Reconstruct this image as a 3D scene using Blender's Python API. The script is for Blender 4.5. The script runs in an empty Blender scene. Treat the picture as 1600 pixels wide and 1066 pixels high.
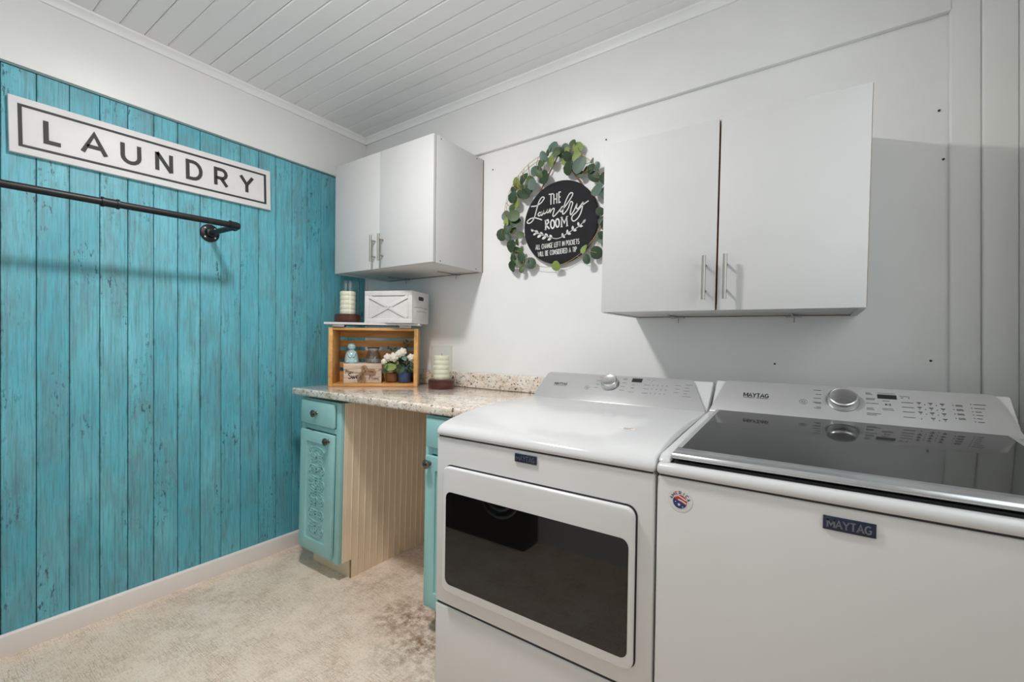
import bpy, bmesh, math, random
from mathutils import Matrix, Vector

random.seed(7)
D2R = math.radians
SC = bpy.context.scene
COL = SC.collection

# ------------------------------------------------------------------ camera, world, exposure
CAM = (2.534, -1.978, 1.17)
cd = bpy.data.cameras.new('camera')
cd.lens = 36.0 * 701 / 1600
cd.sensor_width = 36
cd.shift_y = 7 / 1600
cd.clip_start = 0.02
cam = bpy.data.objects.new('camera', cd)
cam.location = CAM
cam.rotation_euler = (D2R(90), 0, D2R(34.23))
COL.objects.link(cam)
SC.camera = cam

w = bpy.data.worlds.new('world')
SC.world = w
w.use_nodes = True
w.node_tree.nodes['Background'].inputs[0].default_value = (0.9, 0.95, 1.0, 1)
w.node_tree.nodes['Background'].inputs[1].default_value = 3.2
LAMP_AT = (1.28, -1.27, 2.42)
LAMP_POWER = 29.5
SC.view_settings.view_transform = 'Standard'
SC.view_settings.look = 'None'
SC.view_settings.gamma = 1
SC.view_settings.use_curve_mapping = False
SC.view_settings.exposure = 0.0

# ------------------------------------------------------------------ mesh helpers
XZ = lambda a, b, d: (a, -d, b)          # drawn on a front that faces -y
XY = lambda a, b, d: (a, b, d)           # drawn on a top that faces +z
YZ = lambda a, b, d: (d, a, b)           # profile swept along x


class MB:
    def __init__(s):
        s.v = []; s.f = []

    def add(s, v, f):
        n = len(s.v)
        s.v += [tuple(p) for p in v]
        s.f += [tuple(i + n for i in q) for q in f]
        return s

    def box(s, x0, x1, y0, y1, z0, z1):
        v = [(x, y, z) for x in (x0, x1) for y in (y0, y1) for z in (z0, z1)]
        f = [(0, 1, 3, 2), (4, 6, 7, 5), (0, 4, 5, 1), (2, 3, 7, 6), (0, 2, 6, 4), (1, 5, 7, 3)]
        return s.add(v, f)

    def prism(s, pts, mp, d0, d1):
        n = len(pts)
        v = [mp(a, b, d0) for a, b in pts] + [mp(a, b, d1) for a, b in pts]
        f = [tuple(range(n))[::-1], tuple(range(n, 2 * n))]
        f += [(i, (i + 1) % n, n + (i + 1) % n, n + i) for i in range(n)]
        return s.add(v, f)

    def ring(s, outer, inner, mp, d0, d1):
        n = len(outer)
        v = [mp(a, b, d0) for a, b in outer] + [mp(a, b, d0) for a, b in inner]
        v += [mp(a, b, d1) for a, b in outer] + [mp(a, b, d1) for a, b in inner]
        f = []
        for i in range(n):
            j = (i + 1) % n
            f += [(i, j, n + j, n + i), (2 * n + i, 3 * n + i, 3 * n + j, 2 * n + j),
                  (i, 2 * n + i, 2 * n + j, j), (n + i, n + j, 3 * n + j, 3 * n + i)]
        return s.add(v, f)

    def lathe(s, prof, seg=24, c=(0, 0, 0), axis='z', caps=True):
        v = []; f = []
        for r, h in prof:
            for k in range(seg):
                a = 2 * math.pi * k / seg
                p, q = r * math.cos(a), r * math.sin(a)
                if axis == 'z': v.append((c[0] + p, c[1] + q, c[2] + h))
                elif axis == 'y': v.append((c[0] + p, c[1] + h, c[2] + q))
                else: v.append((c[0] + h, c[1] + p, c[2] + q))
        for i in range(len(prof) - 1):
            for k in range(seg):
                l = (k + 1) % seg
                f.append((i * seg + k, i * seg + l, (i + 1) * seg + l, (i + 1) * seg + k))
        if caps:
            f.append(tuple(range(seg))[::-1])
            m = (len(prof) - 1) * seg
            f.append(tuple(range(m, m + seg)))
        return s.add(v, f)

    def ball(s, c, r, seg=16, rings=10, sq=(1, 1, 1)):
        pr = [(max(1e-4, math.sin(math.pi * i / rings)), -math.cos(math.pi * i / rings)) for i in range(rings + 1)]
        t = MB().lathe(pr, seg, caps=False)
        return s.add([(c[0] + x * r * sq[0], c[1] + y * r * sq[1], c[2] + z * r * sq[2]) for x, y, z in t.v], t.f)

    def tube(s, path, r, seg=8, closed=False):
        P = [Vector(p) for p in path]
        n = len(P)
        rr = r if isinstance(r, (list, tuple)) else [r] * n
        v = []; f = []
        up = Vector((0.123, 0.456, 0.881))
        for i in range(n):
            a = P[(i - 1) % n] if (closed or i > 0) else P[i]
            b = P[(i + 1) % n] if (closed or i < n - 1) else P[i]
            t = (b - a).normalized()
            x = up - t * up.dot(t)
            if x.length < 0.05: x = Vector((1, 0, 0)) - t * t.x
            x.normalize(); y = t.cross(x); up = x
            for k in range(seg):
                g = 2 * math.pi * k / seg
                v.append(P[i] + (x * math.cos(g) + y * math.sin(g)) * rr[i])
        m = n if closed else n - 1
        for i in range(m):
            j = (i + 1) % n
            for k in range(seg):
                l = (k + 1) % seg
                f.append((i * seg + k, i * seg + l, j * seg + l, j * seg + k))
        if not closed:
            f.append(tuple(range(seg))[::-1])
            f.append(tuple(range((n - 1) * seg, n * seg)))
        return s.add(v, f)

    def ribbon(s, pts, wd, mp, d0, d1):
        P = [Vector(p) for p in pts]
        P = [p for i, p in enumerate(P) if i == 0 or (p - P[i - 1]).length > 1e-6]
        closed = len(P) > 2 and (P[0] - P[-1]).length < 1e-5
        if closed: P = P[:-1]
        n = len(P); Lf = []; Rt = []
        for i in range(n):
            ds = []
            if closed or i > 0: ds.append((P[i] - P[i - 1]).normalized())
            if closed or i < n - 1: ds.append((P[(i + 1) % n] - P[i]).normalized())
            nm = [Vector((-e.y, e.x)) for e in ds]
            m = sum(nm, Vector((0, 0)))
            if m.length < 1e-4: m = nm[0].copy()
            m.normalize()
            k = min(1.7, 1 / max(0.2, m.dot(nm[0])))
            Lf.append(P[i] + m * wd / 2 * k); Rt.append(P[i] - m * wd / 2 * k)
        v = []
        for d in (d0, d1):
            v += [mp(p.x, p.y, d) for p in Lf] + [mp(p.x, p.y, d) for p in Rt]
        f = []
        for i in range(n if closed else n - 1):
            j = (i + 1) % n
            f += [(2 * n + i, 3 * n + i, 3 * n + j, 2 * n + j), (i, j, n + j, n + i),
                  (i, 2 * n + i, 2 * n + j, j), (n + i, n + j, 3 * n + j, 3 * n + i)]
        if not closed:
            f += [(0, n, 3 * n, 2 * n), (n - 1, 3 * n - 1, 4 * n - 1, 2 * n - 1)]
        return s.add(v, f)

    def move(s, M):
        s.v = [tuple(M @ Vector(p)) for p in s.v]
        return s

    def build(s, name, mat, parent=None, bevel=0, seg=2, smooth=35, label=None, bang=30):
        me = bpy.data.meshes.new(name)
        bm = bmesh.new()
        vs = [bm.verts.new(p) for p in s.v]
        for q in s.f:
            try: bm.faces.new([vs[i] for i in q])
            except ValueError: pass
        if bevel:
            bmesh.ops.remove_doubles(bm, verts=bm.verts[:], dist=1e-6)
        bmesh.ops.recalc_face_normals(bm, faces=bm.faces[:])
        if bevel:
            es = [e for e in bm.edges if len(e.link_faces) == 2 and e.calc_face_angle(0) > D2R(bang)]
            bmesh.ops.bevel(bm, geom=es, offset=bevel, segments=seg, affect='EDGES', profile=0.5, clamp_overlap=True)
        bm.to_mesh(me); bm.free()
        if smooth:
            for p in me.polygons: p.use_smooth = True
            me.set_sharp_from_angle(angle=D2R(smooth))
        me.materials.append(mat)
        o = bpy.data.objects.new(name, me)
        COL.objects.link(o)
        if parent is not None: o.parent = parent
        if label: o['label'] = label
        return o


def rrect(x0, x1, y0, y1, r, n=6):
    out = []
    for cx, cy, a0 in ((x1 - r, y0 + r, -90), (x1 - r, y1 - r, 0), (x0 + r, y1 - r, 90), (x0 + r, y0 + r, 180)):
        for k in range(n + 1):
            a = D2R(a0 + 90 * k / n)
            out.append((cx + r * math.cos(a), cy + r * math.sin(a)))
    return out


def circ(cx, cy, r, n=32):
    return [(cx + r * math.cos(2 * math.pi * k / n), cy + r * math.sin(2 * math.pi * k / n)) for k in range(n)]


TILT = Matrix.Rotation(D2R(1.0), 4, 'Y')        # the old floor falls one degree to the right


def place(o, loc, rz=0, tilt=True, roll=0):
    M = Matrix.Translation(loc) @ Matrix.Rotation(D2R(rz), 4, 'Z') @ Matrix.Rotation(D2R(roll), 4, 'Y')
    if tilt: M = TILT @ M
    o.location = M.to_translation(); o.rotation_euler = M.to_euler()
    return o


def tag(o, label, cat, group=None):
    o['label'] = label; o['category'] = cat
    if group: o['group'] = group
    return o


def thing(name, label, cat, loc, rz=0, tilt=True, roll=0, group=None):
    o = bpy.data.objects.new(name, None)
    o.empty_display_size = 0.05
    COL.objects.link(o)
    place(o, loc, rz, tilt, roll)
    return tag(o, label, cat, group)


def struct(o, label=None, cat=None):
    o['kind'] = 'structure'
    if label: o['label'] = label
    if cat: o['category'] = cat
    return o


def copies(src, n, locs, rots=None):
    out = []
    for i, l in enumerate(locs):
        c = src if i == 0 else src.copy()
        if i: COL.objects.link(c); c.parent = src.parent
        c.location = l
        if rots: c.rotation_euler = rots[i]
        out.append(c)
    return out


# ------------------------------------------------------------------ materials
class NT:
    def __init__(s, name):
        s.m = bpy.data.materials.new(name); s.m.use_nodes = True
        s.t = s.m.node_tree
        s.b = s.t.nodes['Principled BSDF']

    def n(s, typ, **kw):
        x = s.t.nodes.new(typ)
        for k, v in kw.items():
            if k.startswith('i_'):
                key = k[2:]
                x.inputs[int(key) if key.isdigit() else key.replace('_', ' ')].default_value = v
            else: setattr(x, k, v)
        return x

    def l(s, a, b): s.t.links.new(a, b)

    def ramp(s, fac, stops):
        r = s.n('ShaderNodeValToRGB')
        e = r.color_ramp.elements
        while len(e) < len(stops): e.new(0.5)
        for q, (p, c) in zip(e, stops):
            q.position = p; q.color = (c, c, c, 1) if isinstance(c, (int, float)) else (*c, 1)
        s.l(fac, r.inputs[0])
        return r.outputs[0]

    def noise(s, vec, scale, detail=4, rough=0.55, dist=0):
        x = s.n('ShaderNodeTexNoise', i_Scale=scale, i_Detail=detail, i_Roughness=rough, i_Distortion=dist)
        s.l(vec, x.inputs['Vector'])
        return x.outputs['Fac']

    def mapv(s, vec, scale=(1, 1, 1), rot=(0, 0, 0)):
        x = s.n('ShaderNodeMapping')
        x.inputs['Scale'].default_value = scale
        x.inputs['Rotation'].default_value = rot
        s.l(vec, x.inputs['Vector'])
        return x.outputs[0]

    def mix(s, fac, a, b, typ='MIX'):
        x = s.n('ShaderNodeMix', data_type='RGBA', blend_type=typ)
        for sock, val in ((x.inputs[0], fac), (x.inputs[6], a), (x.inputs[7], b)):
            if isinstance(val, (int, float)): sock.default_value = val
            elif isinstance(val, tuple): sock.default_value = (*val, 1)
            else: s.l(val, sock)
        return x.outputs[2]

    def math(s, op, a, b=0.0):
        x = s.n('ShaderNodeMath', operation=op)
        for sock, val in ((x.inputs[0], a), (x.inputs[1], b)):
            if isinstance(val, (int, float)): sock.default_value = val
            else: s.l(val, sock)
        return x.outputs[0]

    def bump(s, h, strength=0.2, dist=0.002):
        x = s.n('ShaderNodeBump', i_Strength=strength, i_Distance=dist)
        s.l(h, x.inputs['Height'])
        s.l(x.outputs[0], s.b.inputs['Normal'])

    def col(s, c):
        if isinstance(c, tuple): s.b.inputs['Base Color'].default_value = (*c, 1)
        else: s.l(c, s.b.inputs['Base Color'])

    def set(s, rough=None, metal=None, spec=None, coat=None):
        if rough is not None:
            if isinstance(rough, (int, float)): s.b.inputs['Roughness'].default_value = rough
            else: s.l(rough, s.b.inputs['Roughness'])
        if metal is not None: s.b.inputs['Metallic'].default_value = metal
        if spec is not None: s.b.inputs['Specular IOR Level'].default_value = spec
        if coat is not None:
            s.b.inputs['Coat Weight'].default_value = coat
            s.b.inputs['Coat Roughness'].default_value = 0.08

    def obj(s): return s.n('ShaderNodeTexCoord').outputs['Object']

    def pos(s): return s.n('ShaderNodeNewGeometry').outputs['Position']

    def posr(s):
        a = s.n('ShaderNodeVectorMath', operation='MULTIPLY_ADD')
        oi = s.n('ShaderNodeObjectInfo')
        cmb = s.n('ShaderNodeCombineXYZ')
        for k in range(3): s.l(oi.outputs['Random'], cmb.inputs[k])
        s.l(cmb.outputs[0], a.inputs[0])
        a.inputs[1].default_value = (31.0, 47.0, 19.0)
        s.l(s.n('ShaderNodeTexCoord').outputs['Object'], a.inputs[2])
        return a.outputs[0], oi.outputs['Random']


def sr(r, g, b):
    f = lambda c: ((c / 255 + 0.055) / 1.055) ** 2.4 if c > 10 else c / 255 / 12.92
    return (f(r), f(g), f(b))


def plain(name, c, rough=0.5, metal=0, spec=0.5, mottle=0.04, scale=14, bump=0.0, coat=None):
    t = NT(name)
    p = t.obj()
    nz = t.noise(p, scale, 4)
    k = t.ramp(nz, [(0.3, 1 - mottle * 2), (0.7, 1.0)])
    t.col(t.mix(1.0, c, k, 'MULTIPLY'))
    t.set(rough, metal, spec, coat)
    if bump: t.bump(t.noise(p, scale * 6, 3), bump, 0.001)
    return t.m


def wall_paint(name, c, rough=0.45, sx=(1, 1, 1), mott=0.05):
    t = NT(name)
    p = t.pos()
    a = t.noise(t.mapv(p, sx), 3.0, 5)
    t.col(t.mix(1.0, c, t.ramp(a, [(0.3, 1 - mott), (0.7, 1.0)]), 'MULTIPLY'))
    b = t.noise(t.mapv(p, sx), 55, 3)
    t.bump(t.math('ADD', t.math('MULTIPLY', a, 6.0), b), 0.12, 0.001)
    t.set(rough)
    return t.m


M_WALL = wall_paint('wall_white_paint', (0.87, 0.865, 0.86), 0.42)
M_TRIM = wall_paint('trim_white_paint', (0.90, 0.90, 0.89), 0.38)
M_SIDE = wall_paint('aged_white_paint', (0.86, 0.86, 0.835), 0.45, (1, 1, 0.3), 0.08)
M_CEIL = wall_paint('ceiling_paint', (0.885, 0.88, 0.88), 0.36, (0.25, 1, 1), 0.05)


def teal_wood():
    t = NT('weathered_teal_boards')
    p, rnd = t.posr()
    q = t.mapv(p, (1, 1, 0.045))
    grain = t.noise(q, 150, 5, 0.7)
    soft = t.noise(t.mapv(p, (1, 1, 0.30)), 11, 5, 0.65, 0.5)
    big = t.noise(t.mapv(p, (1, 1, 0.55)), 4.0, 4)
    c = t.mix(t.ramp(big, [(0.35, 0.0), (0.66, 1.0)]), (0.095, 0.440, 0.545), (0.170, 0.545, 0.640))
    c = t.mix(t.ramp(soft, [(0.46, 0.0), (0.70, 0.85)]), c, (0.140, 0.300, 0.345))
    c = t.mix(t.ramp(grain, [(0.48, 0.0), (0.70, 0.62)]), c, (0.050, 0.150, 0.175))
    c = t.mix(t.ramp(t.noise(t.mapv(p, (1, 1, 0.06)), 260, 3, 0.5), [(0.54, 0.0), (0.76, 0.34)]), c, (0.30, 0.52, 0.58))
    c = t.mix(t.ramp(t.noise(t.mapv(p, (1, 1, 0.022)), 75, 4, 0.75), [(0.52, 0.0), (0.66, 0.55)]), c, (0.100, 0.225, 0.255))
    cl = t.noise(t.mapv(p, (1, 1, 0.5)), 6.5, 3)
    sp = t.noise(t.mapv(p, (1, 1, 0.30)), 85, 3, 0.7)
    spk = t.math('MULTIPLY', t.ramp(sp, [(0.57, 0.0), (0.64, 1.0)]), t.ramp(cl, [(0.52, 0.0), (0.64, 1.0)]))
    c = t.mix(t.math('MULTIPLY', spk, 0.88), c, (0.022, 0.060, 0.075))
    sep = t.n('ShaderNodeSeparateXYZ'); t.l(t.obj(), sep.inputs[0])
    edge = t.ramp(t.math('ABSOLUTE', sep.outputs[1]), [(0.040, 0.0), (0.0465, 1.0)])
    chip = t.ramp(t.noise(t.mapv(p, (0.4, 0.4, 0.25)), 48, 3, 0.6), [(0.54, 0.0), (0.64, 1.0)])
    c = t.mix(t.math('MULTIPLY', t.math('MULTIPLY', edge, chip), 0.6), c, (0.020, 0.052, 0.064))
    c = t.mix(t.math('MULTIPLY', rnd, 0.2), c, (0.075, 0.29, 0.36))
    t.col(c)
    t.set(0.5)
    t.bump(t.math('SUBTRACT', grain, spk), 0.12, 0.001)
    return t.m


M_TEAL = teal_wood()
M_GAP = plain('dark_board_gap', (0.010, 0.022, 0.026), 0.8)
M_TEALEDGE = plain('grey_teal_edge', sr(112, 140, 142), 0.5)


def floor_mat():
    t = NT('worn_beige_sheet_floor')
    p = t.obj()
    base = t.noise(p, 2.2, 5, 0.6)
    c = t.mix(t.ramp(base, [(0.3, 0.0), (0.7, 1.0)]), sr(250, 224, 202), sr(255, 238, 222))
    s1 = t.noise(t.mapv(p, (18, 330, 1), (0, 0, 0.55)), 1.0, 4, 0.65)
    s2 = t.noise(t.mapv(p, (330, 18, 1), (0, 0, 0.55)), 1.0, 4, 0.65)
    patch = t.ramp(t.noise(p, 7, 4), [(0.38, 0.15), (0.60, 1.0)])
    c = t.mix(t.math('MULTIPLY', t.ramp(s1, [(0.47, 0.0), (0.64, 0.85)]), patch), c, sr(186, 158, 132))
    c = t.mix(t.math('MULTIPLY', t.ramp(s2, [(0.48, 0.0), (0.66, 0.8)]), patch), c, sr(190, 162, 136))
    c = t.mix(t.ramp(t.noise(p, 120, 4, 0.75), [(0.52, 0.0), (0.68, 0.6)]), c, sr(180, 152, 126))
    c = t.mix(t.ramp(t.noise(p, 150, 2, 0.6), [(0.54, 0.0), (0.66, 0.6)]), c, sr(250, 240, 226))
    c = t.mix(t.ramp(t.noise(p, 12, 5, 0.75), [(0.54, 0.0), (0.76, 0.5)]), c, sr(184, 152, 118))
    # brown stains with edges of their own
    msk = None
    for (x, y, r, k) in ((1.07, -0.60, 0.20, 1.0), (1.22, -0.70, 0.17, 1.0), (0.72, -0.49, 0.13, 0.45), (0.68, -0.58, 0.10, 0.5), (1.36, -0.82, 0.12, 0.5), (0.9, -0.2, 0.3, 0.35), (0.10, -1.12, 0.14, 0.25), (0.30, -1.0, 0.2, 0.2)):
        d = t.n('ShaderNodeVectorMath', operation='DISTANCE')
        t.l(p, d.inputs[0]); d.inputs[1].default_value = (x, y, 0)
        m = t.math('MULTIPLY', t.ramp(t.math('DIVIDE', d.outputs['Value'], r * 2), [(0.0, 1.0), (0.6, 0.0)]), k)
        msk = m if msk is None else t.math('MAXIMUM', msk, m)
    nn = t.ramp(t.noise(p, 24, 5, 0.75), [(0.40, 0.0), (0.60, 1.0)])
    c = t.mix(t.math('MULTIPLY', t.math('MULTIPLY', msk, nn), 0.95), c, sr(128, 90, 56))
    specks = t.ramp(t.noise(p, 60, 1), [(0.775, 0.0), (0.79, 1.0)])
    c = t.mix(specks, c, sr(70, 58, 45))
    t.col(c)
    t.set(t.ramp(t.noise(p, 30, 4), [(0.3, 0.42), (0.7, 0.62)]))
    t.bump(t.math('ADD', s1, s2), 0.1, 0.001)
    return t.m


def granite(name='speckled_granite'):
    t = NT(name)
    p = t.obj()
    c = t.mix(t.ramp(t.noise(p, 16, 5, 0.7), [(0.38, 0.0), (0.62, 1.0)]), sr(240, 232, 222), sr(216, 198, 180))
    c = t.mix(t.ramp(t.noise(p, 46, 4, 0.7), [(0.55, 0.0), (0.66, 0.9)]), c, sr(160, 132, 104))
    c = t.mix(t.ramp(t.noise(p, 85, 3, 0.6), [(0.56, 0.0), (0.64, 0.8)]), c, sr(238, 234, 226))
    g = t.ramp(t.noise(p, 30, 2), [(0.40, 0.0), (0.52, 1.0)])
    d = t.ramp(t.noise(t.mapv(p, (1, 1, 1)), 95, 2, 0.55), [(0.615, 0.0), (0.65, 1.0)])
    c = t.mix(t.math('MULTIPLY', d, g), c, sr(58, 46, 42))
    d2 = t.ramp(t.noise(t.mapv(p, (1.1, 0.9, 1.2)), 60, 3, 0.6), [(0.63, 0.0), (0.68, 0.9)])
    c = t.mix(d2, c, sr(104, 82, 66))
    t.col(c)
    t.set(0.13, coat=0.5)
    return t.m


def wood(name, a, b, axis=(1, 1, 1), rough=0.45, scale=30):
    t = NT(name)
    p, rnd = t.posr()
    g = t.noise(t.mapv(p, axis), scale, 5, 0.6, 0.6)
    c = t.mix(t.ramp(g, [(0.35, 0.0), (0.68, 1.0)]), a, b)
    t.col(c); t.set(rough)
    t.bump(g, 0.08, 0.001)
    return t.m


def metal(name, c, rough, aniso=None, brush=None):
    t = NT(name)
    p = t.obj()
    t.col(c)
    if brush:
        g = t.noise(t.mapv(p, brush), 40, 3)
        t.set(t.ramp(g, [(0.3, rough * 0.8), (0.7, rough * 1.25)]), 1.0)
    else: t.set(rough, 1.0)
    return t.m


def thin_glass(name, tint=(0.97, 0.98, 0.97), refl=1.0):
    t = NT(name)
    t.t.nodes.remove(t.b)
    out = [x for x in t.t.nodes if x.type == 'OUTPUT_MATERIAL'][0]
    tr = t.n('ShaderNodeBsdfTransparent'); tr.inputs[0].default_value = (*tint, 1)
    gl = t.n('ShaderNodeBsdfGlossy'); gl.inputs['Roughness'].default_value = 0.02
    lw = t.n('ShaderNodeLayerWeight', i_Blend=0.5)
    fr5 = t.math('ADD', t.math('MULTIPLY', t.math('POWER', lw.outputs['Facing'], 5.0), 0.7), 0.035)
    mx = t.n('ShaderNodeMixShader')
    t.l(t.math('MULTIPLY', fr5, refl), mx.inputs[0])
    t.l(tr.outputs[0], mx.inputs[1]); t.l(gl.outputs[0], mx.inputs[2])
    t.l(mx.outputs[0], out.inputs[0])
    return t.m


M_FLOOR = floor_mat()
M_GRANITE = granite()
M_BASEB = wall_paint('baseboard_paint', sr(246, 238, 234), 0.4)
M_CABTEAL = plain('aqua_cabinet_paint', sr(160, 210, 209), 0.42, mottle=0.05, scale=9, bump=0.05)
M_CREAM = plain('cream_beadboard_paint', sr(250, 230, 203), 0.5, mottle=0.05, scale=6)
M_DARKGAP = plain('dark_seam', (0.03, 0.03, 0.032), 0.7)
M_MELA = plain('white_melamine', (0.62, 0.615, 0.61), 0.55, spec=0.3, mottle=0.02, scale=4)
M_RAWEDGE = plain('raw_brown_board_edge', sr(150, 116, 84), 0.7, mottle=0.2, scale=60)
M_STEEL = metal('brushed_steel', (0.40, 0.375, 0.345), 0.38, brush=(20, 20, 1))
M_ZINC = metal('dull_zinc', (0.42, 0.42, 0.41), 0.45)
M_KNOB = metal('antique_bronze', (0.20, 0.17, 0.14), 0.25)
M_IRON = plain('black_iron_pipe', (0.012, 0.012, 0.013), 0.42, spec=0.35, mottle=0.2, scale=40, bump=0.15)
M_SCREW = metal('bright_screw', (0.7, 0.7, 0.72), 0.3)
M_SIGNW = plain('sign_white', (0.80, 0.79, 0.79), 0.5, mottle=0.03)
M_SIGNB = plain('sign_charcoal', (0.035, 0.034, 0.034), 0.6)
M_ENAMEL = plain('white_enamel', (0.69, 0.69, 0.69), 0.16, mottle=0.01, scale=3, coat=0.3)
M_ENAMEL2 = plain('white_enamel_front', (0.73, 0.72, 0.71), 0.22, mottle=0.015, scale=3)
M_SILVER = plain('silver_plastic', (0.50, 0.50, 0.50), 0.32, metal=0.3, mottle=0.02)
M_DOORFR = plain('door_frame_plastic', (0.76, 0.76, 0.755), 0.22, mottle=0.01)
M_CHROME = metal('chrome', (0.75, 0.75, 0.76), 0.12)
M_BRUSHCH = metal('spun_chrome', (0.72, 0.72, 0.73), 0.24, brush=(1, 60, 60))
M_LIDSILVER = plain('lid_silver_strip', (0.55, 0.56, 0.57), 0.22, metal=0.75)
M_DOORGLASS = plain('smoked_door_glass', (0.004, 0.004, 0.004), 0.03, spec=0.6, mottle=0.0)
M_LIDGLASS = plain('smoked_lid_glass', (0.022, 0.022, 0.022), 0.05, spec=0.6, mottle=0.0)
M_PRINT = plain('grey_print', (0.05, 0.05, 0.055), 0.6)
M_PRINTL = plain('light_grey_print', (0.20, 0.20, 0.21), 0.6)
M_BLACK = plain('black_print', (0.012, 0.012, 0.014), 0.45)
M_NAVY = plain('navy_badge', sr(24, 34, 62), 0.3)
M_BADGETXT = metal('badge_letter', (0.24, 0.25, 0.29), 0.4)
M_STICKW = plain('sticker_white', (0.78, 0.77, 0.74), 0.4)
M_STICKR = plain('sticker_red', sr(196, 52, 44), 0.45)
M_STICKB = plain('sticker_blue', sr(34, 56, 116), 0.45)
M_SLATE = plain('chalkboard_black', (0.020, 0.020, 0.023), 0.7, spec=0.2, mottle=0.15, scale=20)
M_CHALK = plain('white_lettering', (0.72, 0.72, 0.70), 0.6)
M_LEAF = [plain('leaf_dark', sr(50, 74, 48), 0.5, mottle=0.15), plain('leaf_bluegreen', sr(98, 120, 106), 0.5, mottle=0.12),
          plain('leaf_mid', sr(80, 102, 58), 0.5, mottle=0.15), plain('leaf_light', sr(142, 160, 86), 0.5, mottle=0.12)]
M_GOLD = metal('gold_wire', (0.62, 0.46, 0.22), 0.35)
M_VINE = plain('vine_stem', sr(150, 134, 84), 0.6)
M_ROPE = plain('jute_rope', sr(150, 112, 84), 0.8, mottle=0.2, scale=120)
M_CRATE = wood('honey_pine', sr(200, 144, 78), sr(228, 178, 112), (1, 1, 1), 0.4, 22)
M_CRATEX = wood('honey_pine_boards', sr(190, 132, 66), sr(222, 168, 100), (0.12, 1, 1), 0.42, 40)
M_WBOX = plain('whitewashed_wood', (0.74, 0.71, 0.70), 0.5, mottle=0.06, scale=18)
M_WBOXD = plain('grey_groove', sr(150, 140, 134), 0.6)
M_DKWOOD = wood('dark_mahogany', sr(58, 28, 20), sr(96, 48, 32), (0.2, 0.2, 1), 0.35, 30)
M_GLASS = thin_glass('clear_glass')
M_JARGLASS = thin_glass('smoke_glass', (0.90, 0.89, 0.87), 2.2)
M_WAX = plain('ivory_wax', sr(238, 232, 212), 0.45, mottle=0.02)
M_WAX.node_tree.nodes['Principled BSDF'].inputs['Subsurface Weight'].default_value = 0.15
M_WAX.node_tree.nodes['Principled BSDF'].inputs['Subsurface Radius'].default_value = (0.01, 0.008, 0.005)
M_AQUA = plain('aqua_glaze', sr(172, 204, 208), 0.2, mottle=0.08, scale=40, coat=0.4)
M_PALEWOOD = wood('pale_wood_box', sr(196, 172, 150), sr(226, 208, 190), (0.15, 1, 1.6), 0.6, 45)
M_BOXSIDE = wood('box_side_wood', sr(122, 88, 66), sr(168, 136, 112), (1, 0.2, 1.2), 0.6, 40)
M_RIBBON = plain('taupe_ribbon', sr(164, 128, 98), 0.75, mottle=0.15, scale=80)
M_INK = plain('brown_ink', sr(62, 50, 46), 0.7)
M_BLUEPOT = plain('blue_pot', sr(58, 82, 122), 0.35, mottle=0.15, scale=30)
M_TERRA = plain('tan_clay', sr(164, 112, 76), 0.6, mottle=0.15, scale=30)
M_PETAL = plain('white_petal', sr(236, 230, 216), 0.6, mottle=0.06, scale=60)
M_BLACKAPP = plain('black_appliance', (0.010, 0.010, 0.011), 0.25)


def emit(name, c, s):
    t = NT(name)
    t.b.inputs['Base Color'].default_value = (0.8, 0.8, 0.8, 1)
    t.b.inputs['Emission Color'].default_value = (*c, 1)
    t.b.inputs['Emission Strength'].default_value = s
    return t.m


# ------------------------------------------------------------------ the room
RX, RY, CZ = 3.03, -2.25, 2.56
fl = MB().box(-0.12, RX + 0.12, RY - 0.1, 0.12, -0.08, 0.0).build('floor', M_FLOOR, smooth=0)
place(fl, (0, 0, 0)); struct(fl, 'worn beige sheet floor with brown stains', 'floor')

wl = MB().box(-0.12, -0.010, RY - 0.1, 0.1, -0.12, 2.62).build('wall_left', M_GAP, smooth=0)
struct(wl, 'weathered teal plank accent wall with white band above', 'wall')
MB().box(-0.0105, 0.005, RY, 0.0, 2.246, 2.60).build('upper_panel', M_WALL, wl, bevel=0.002, label='white painted band above the teal planks')
MB().box(-0.0105, 0.004, -0.022, 0.0, 0.0, 2.246).build('corner_strip', M_WALL, wl, bevel=0.002)
PW = 0.0942
pk = MB().box(-0.010, 0.0, -PW / 2 + 0.0011, PW / 2 - 0.0011, 0.0, 2.236).build('plank', M_TEAL, wl, bevel=0.0016, seg=1)
locs = []
b = -1.572 - PW * 7
while b < -0.03:
    if b > RY - 0.02: locs.append((random.uniform(-0.0008, 0.0006), b + PW / 2, 0.0))
    b += PW
locs = [l for l in locs if l[1] + PW / 2 < -0.015]
last = locs[-1][1] + PW / 2
copies(pk, 0, locs)
MB().box(-0.010, 0.0, last + 0.001, -0.023, 0.0, 2.236).build('plank', M_TEAL, wl, bevel=0.0016, seg=1)

wb = MB().box(-0.1, RX + 0.1, 0.0, 0.12, -0.14, 2.62).build('wall_back', M_WALL, smooth=0)
struct(wb, 'white painted back wall behind the washer and dryer', 'wall')
for x, z in ((1.062, 2.135), (1.72, 2.13), (2.86, 1.93), (2.87, 1.77), (2.4, 1.10), (2.84, 1.12)):
    MB().lathe([(0.0035, 0.0), (0.0035, -0.003), (0.002, -0.004)], 10, (x, 0, z), 'y').build('nail', M_DARKGAP, wb)
wr = MB()
WY0, WY1, WZ0, WZ1 = -1.45, -0.55, 1.15, 2.10          # unseen window added in the right wall, placed for fill daylight
wr.box(RX, RX + 0.12, RY - 0.1, WY0, -0.16, 2.62).box(RX, RX + 0.12, WY1, 0.1, -0.16, 2.62)
wr.box(RX, RX + 0.12, WY0, WY1, -0.16, WZ0).box(RX, RX + 0.12, WY0, WY1, WZ1, 2.62)
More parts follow.
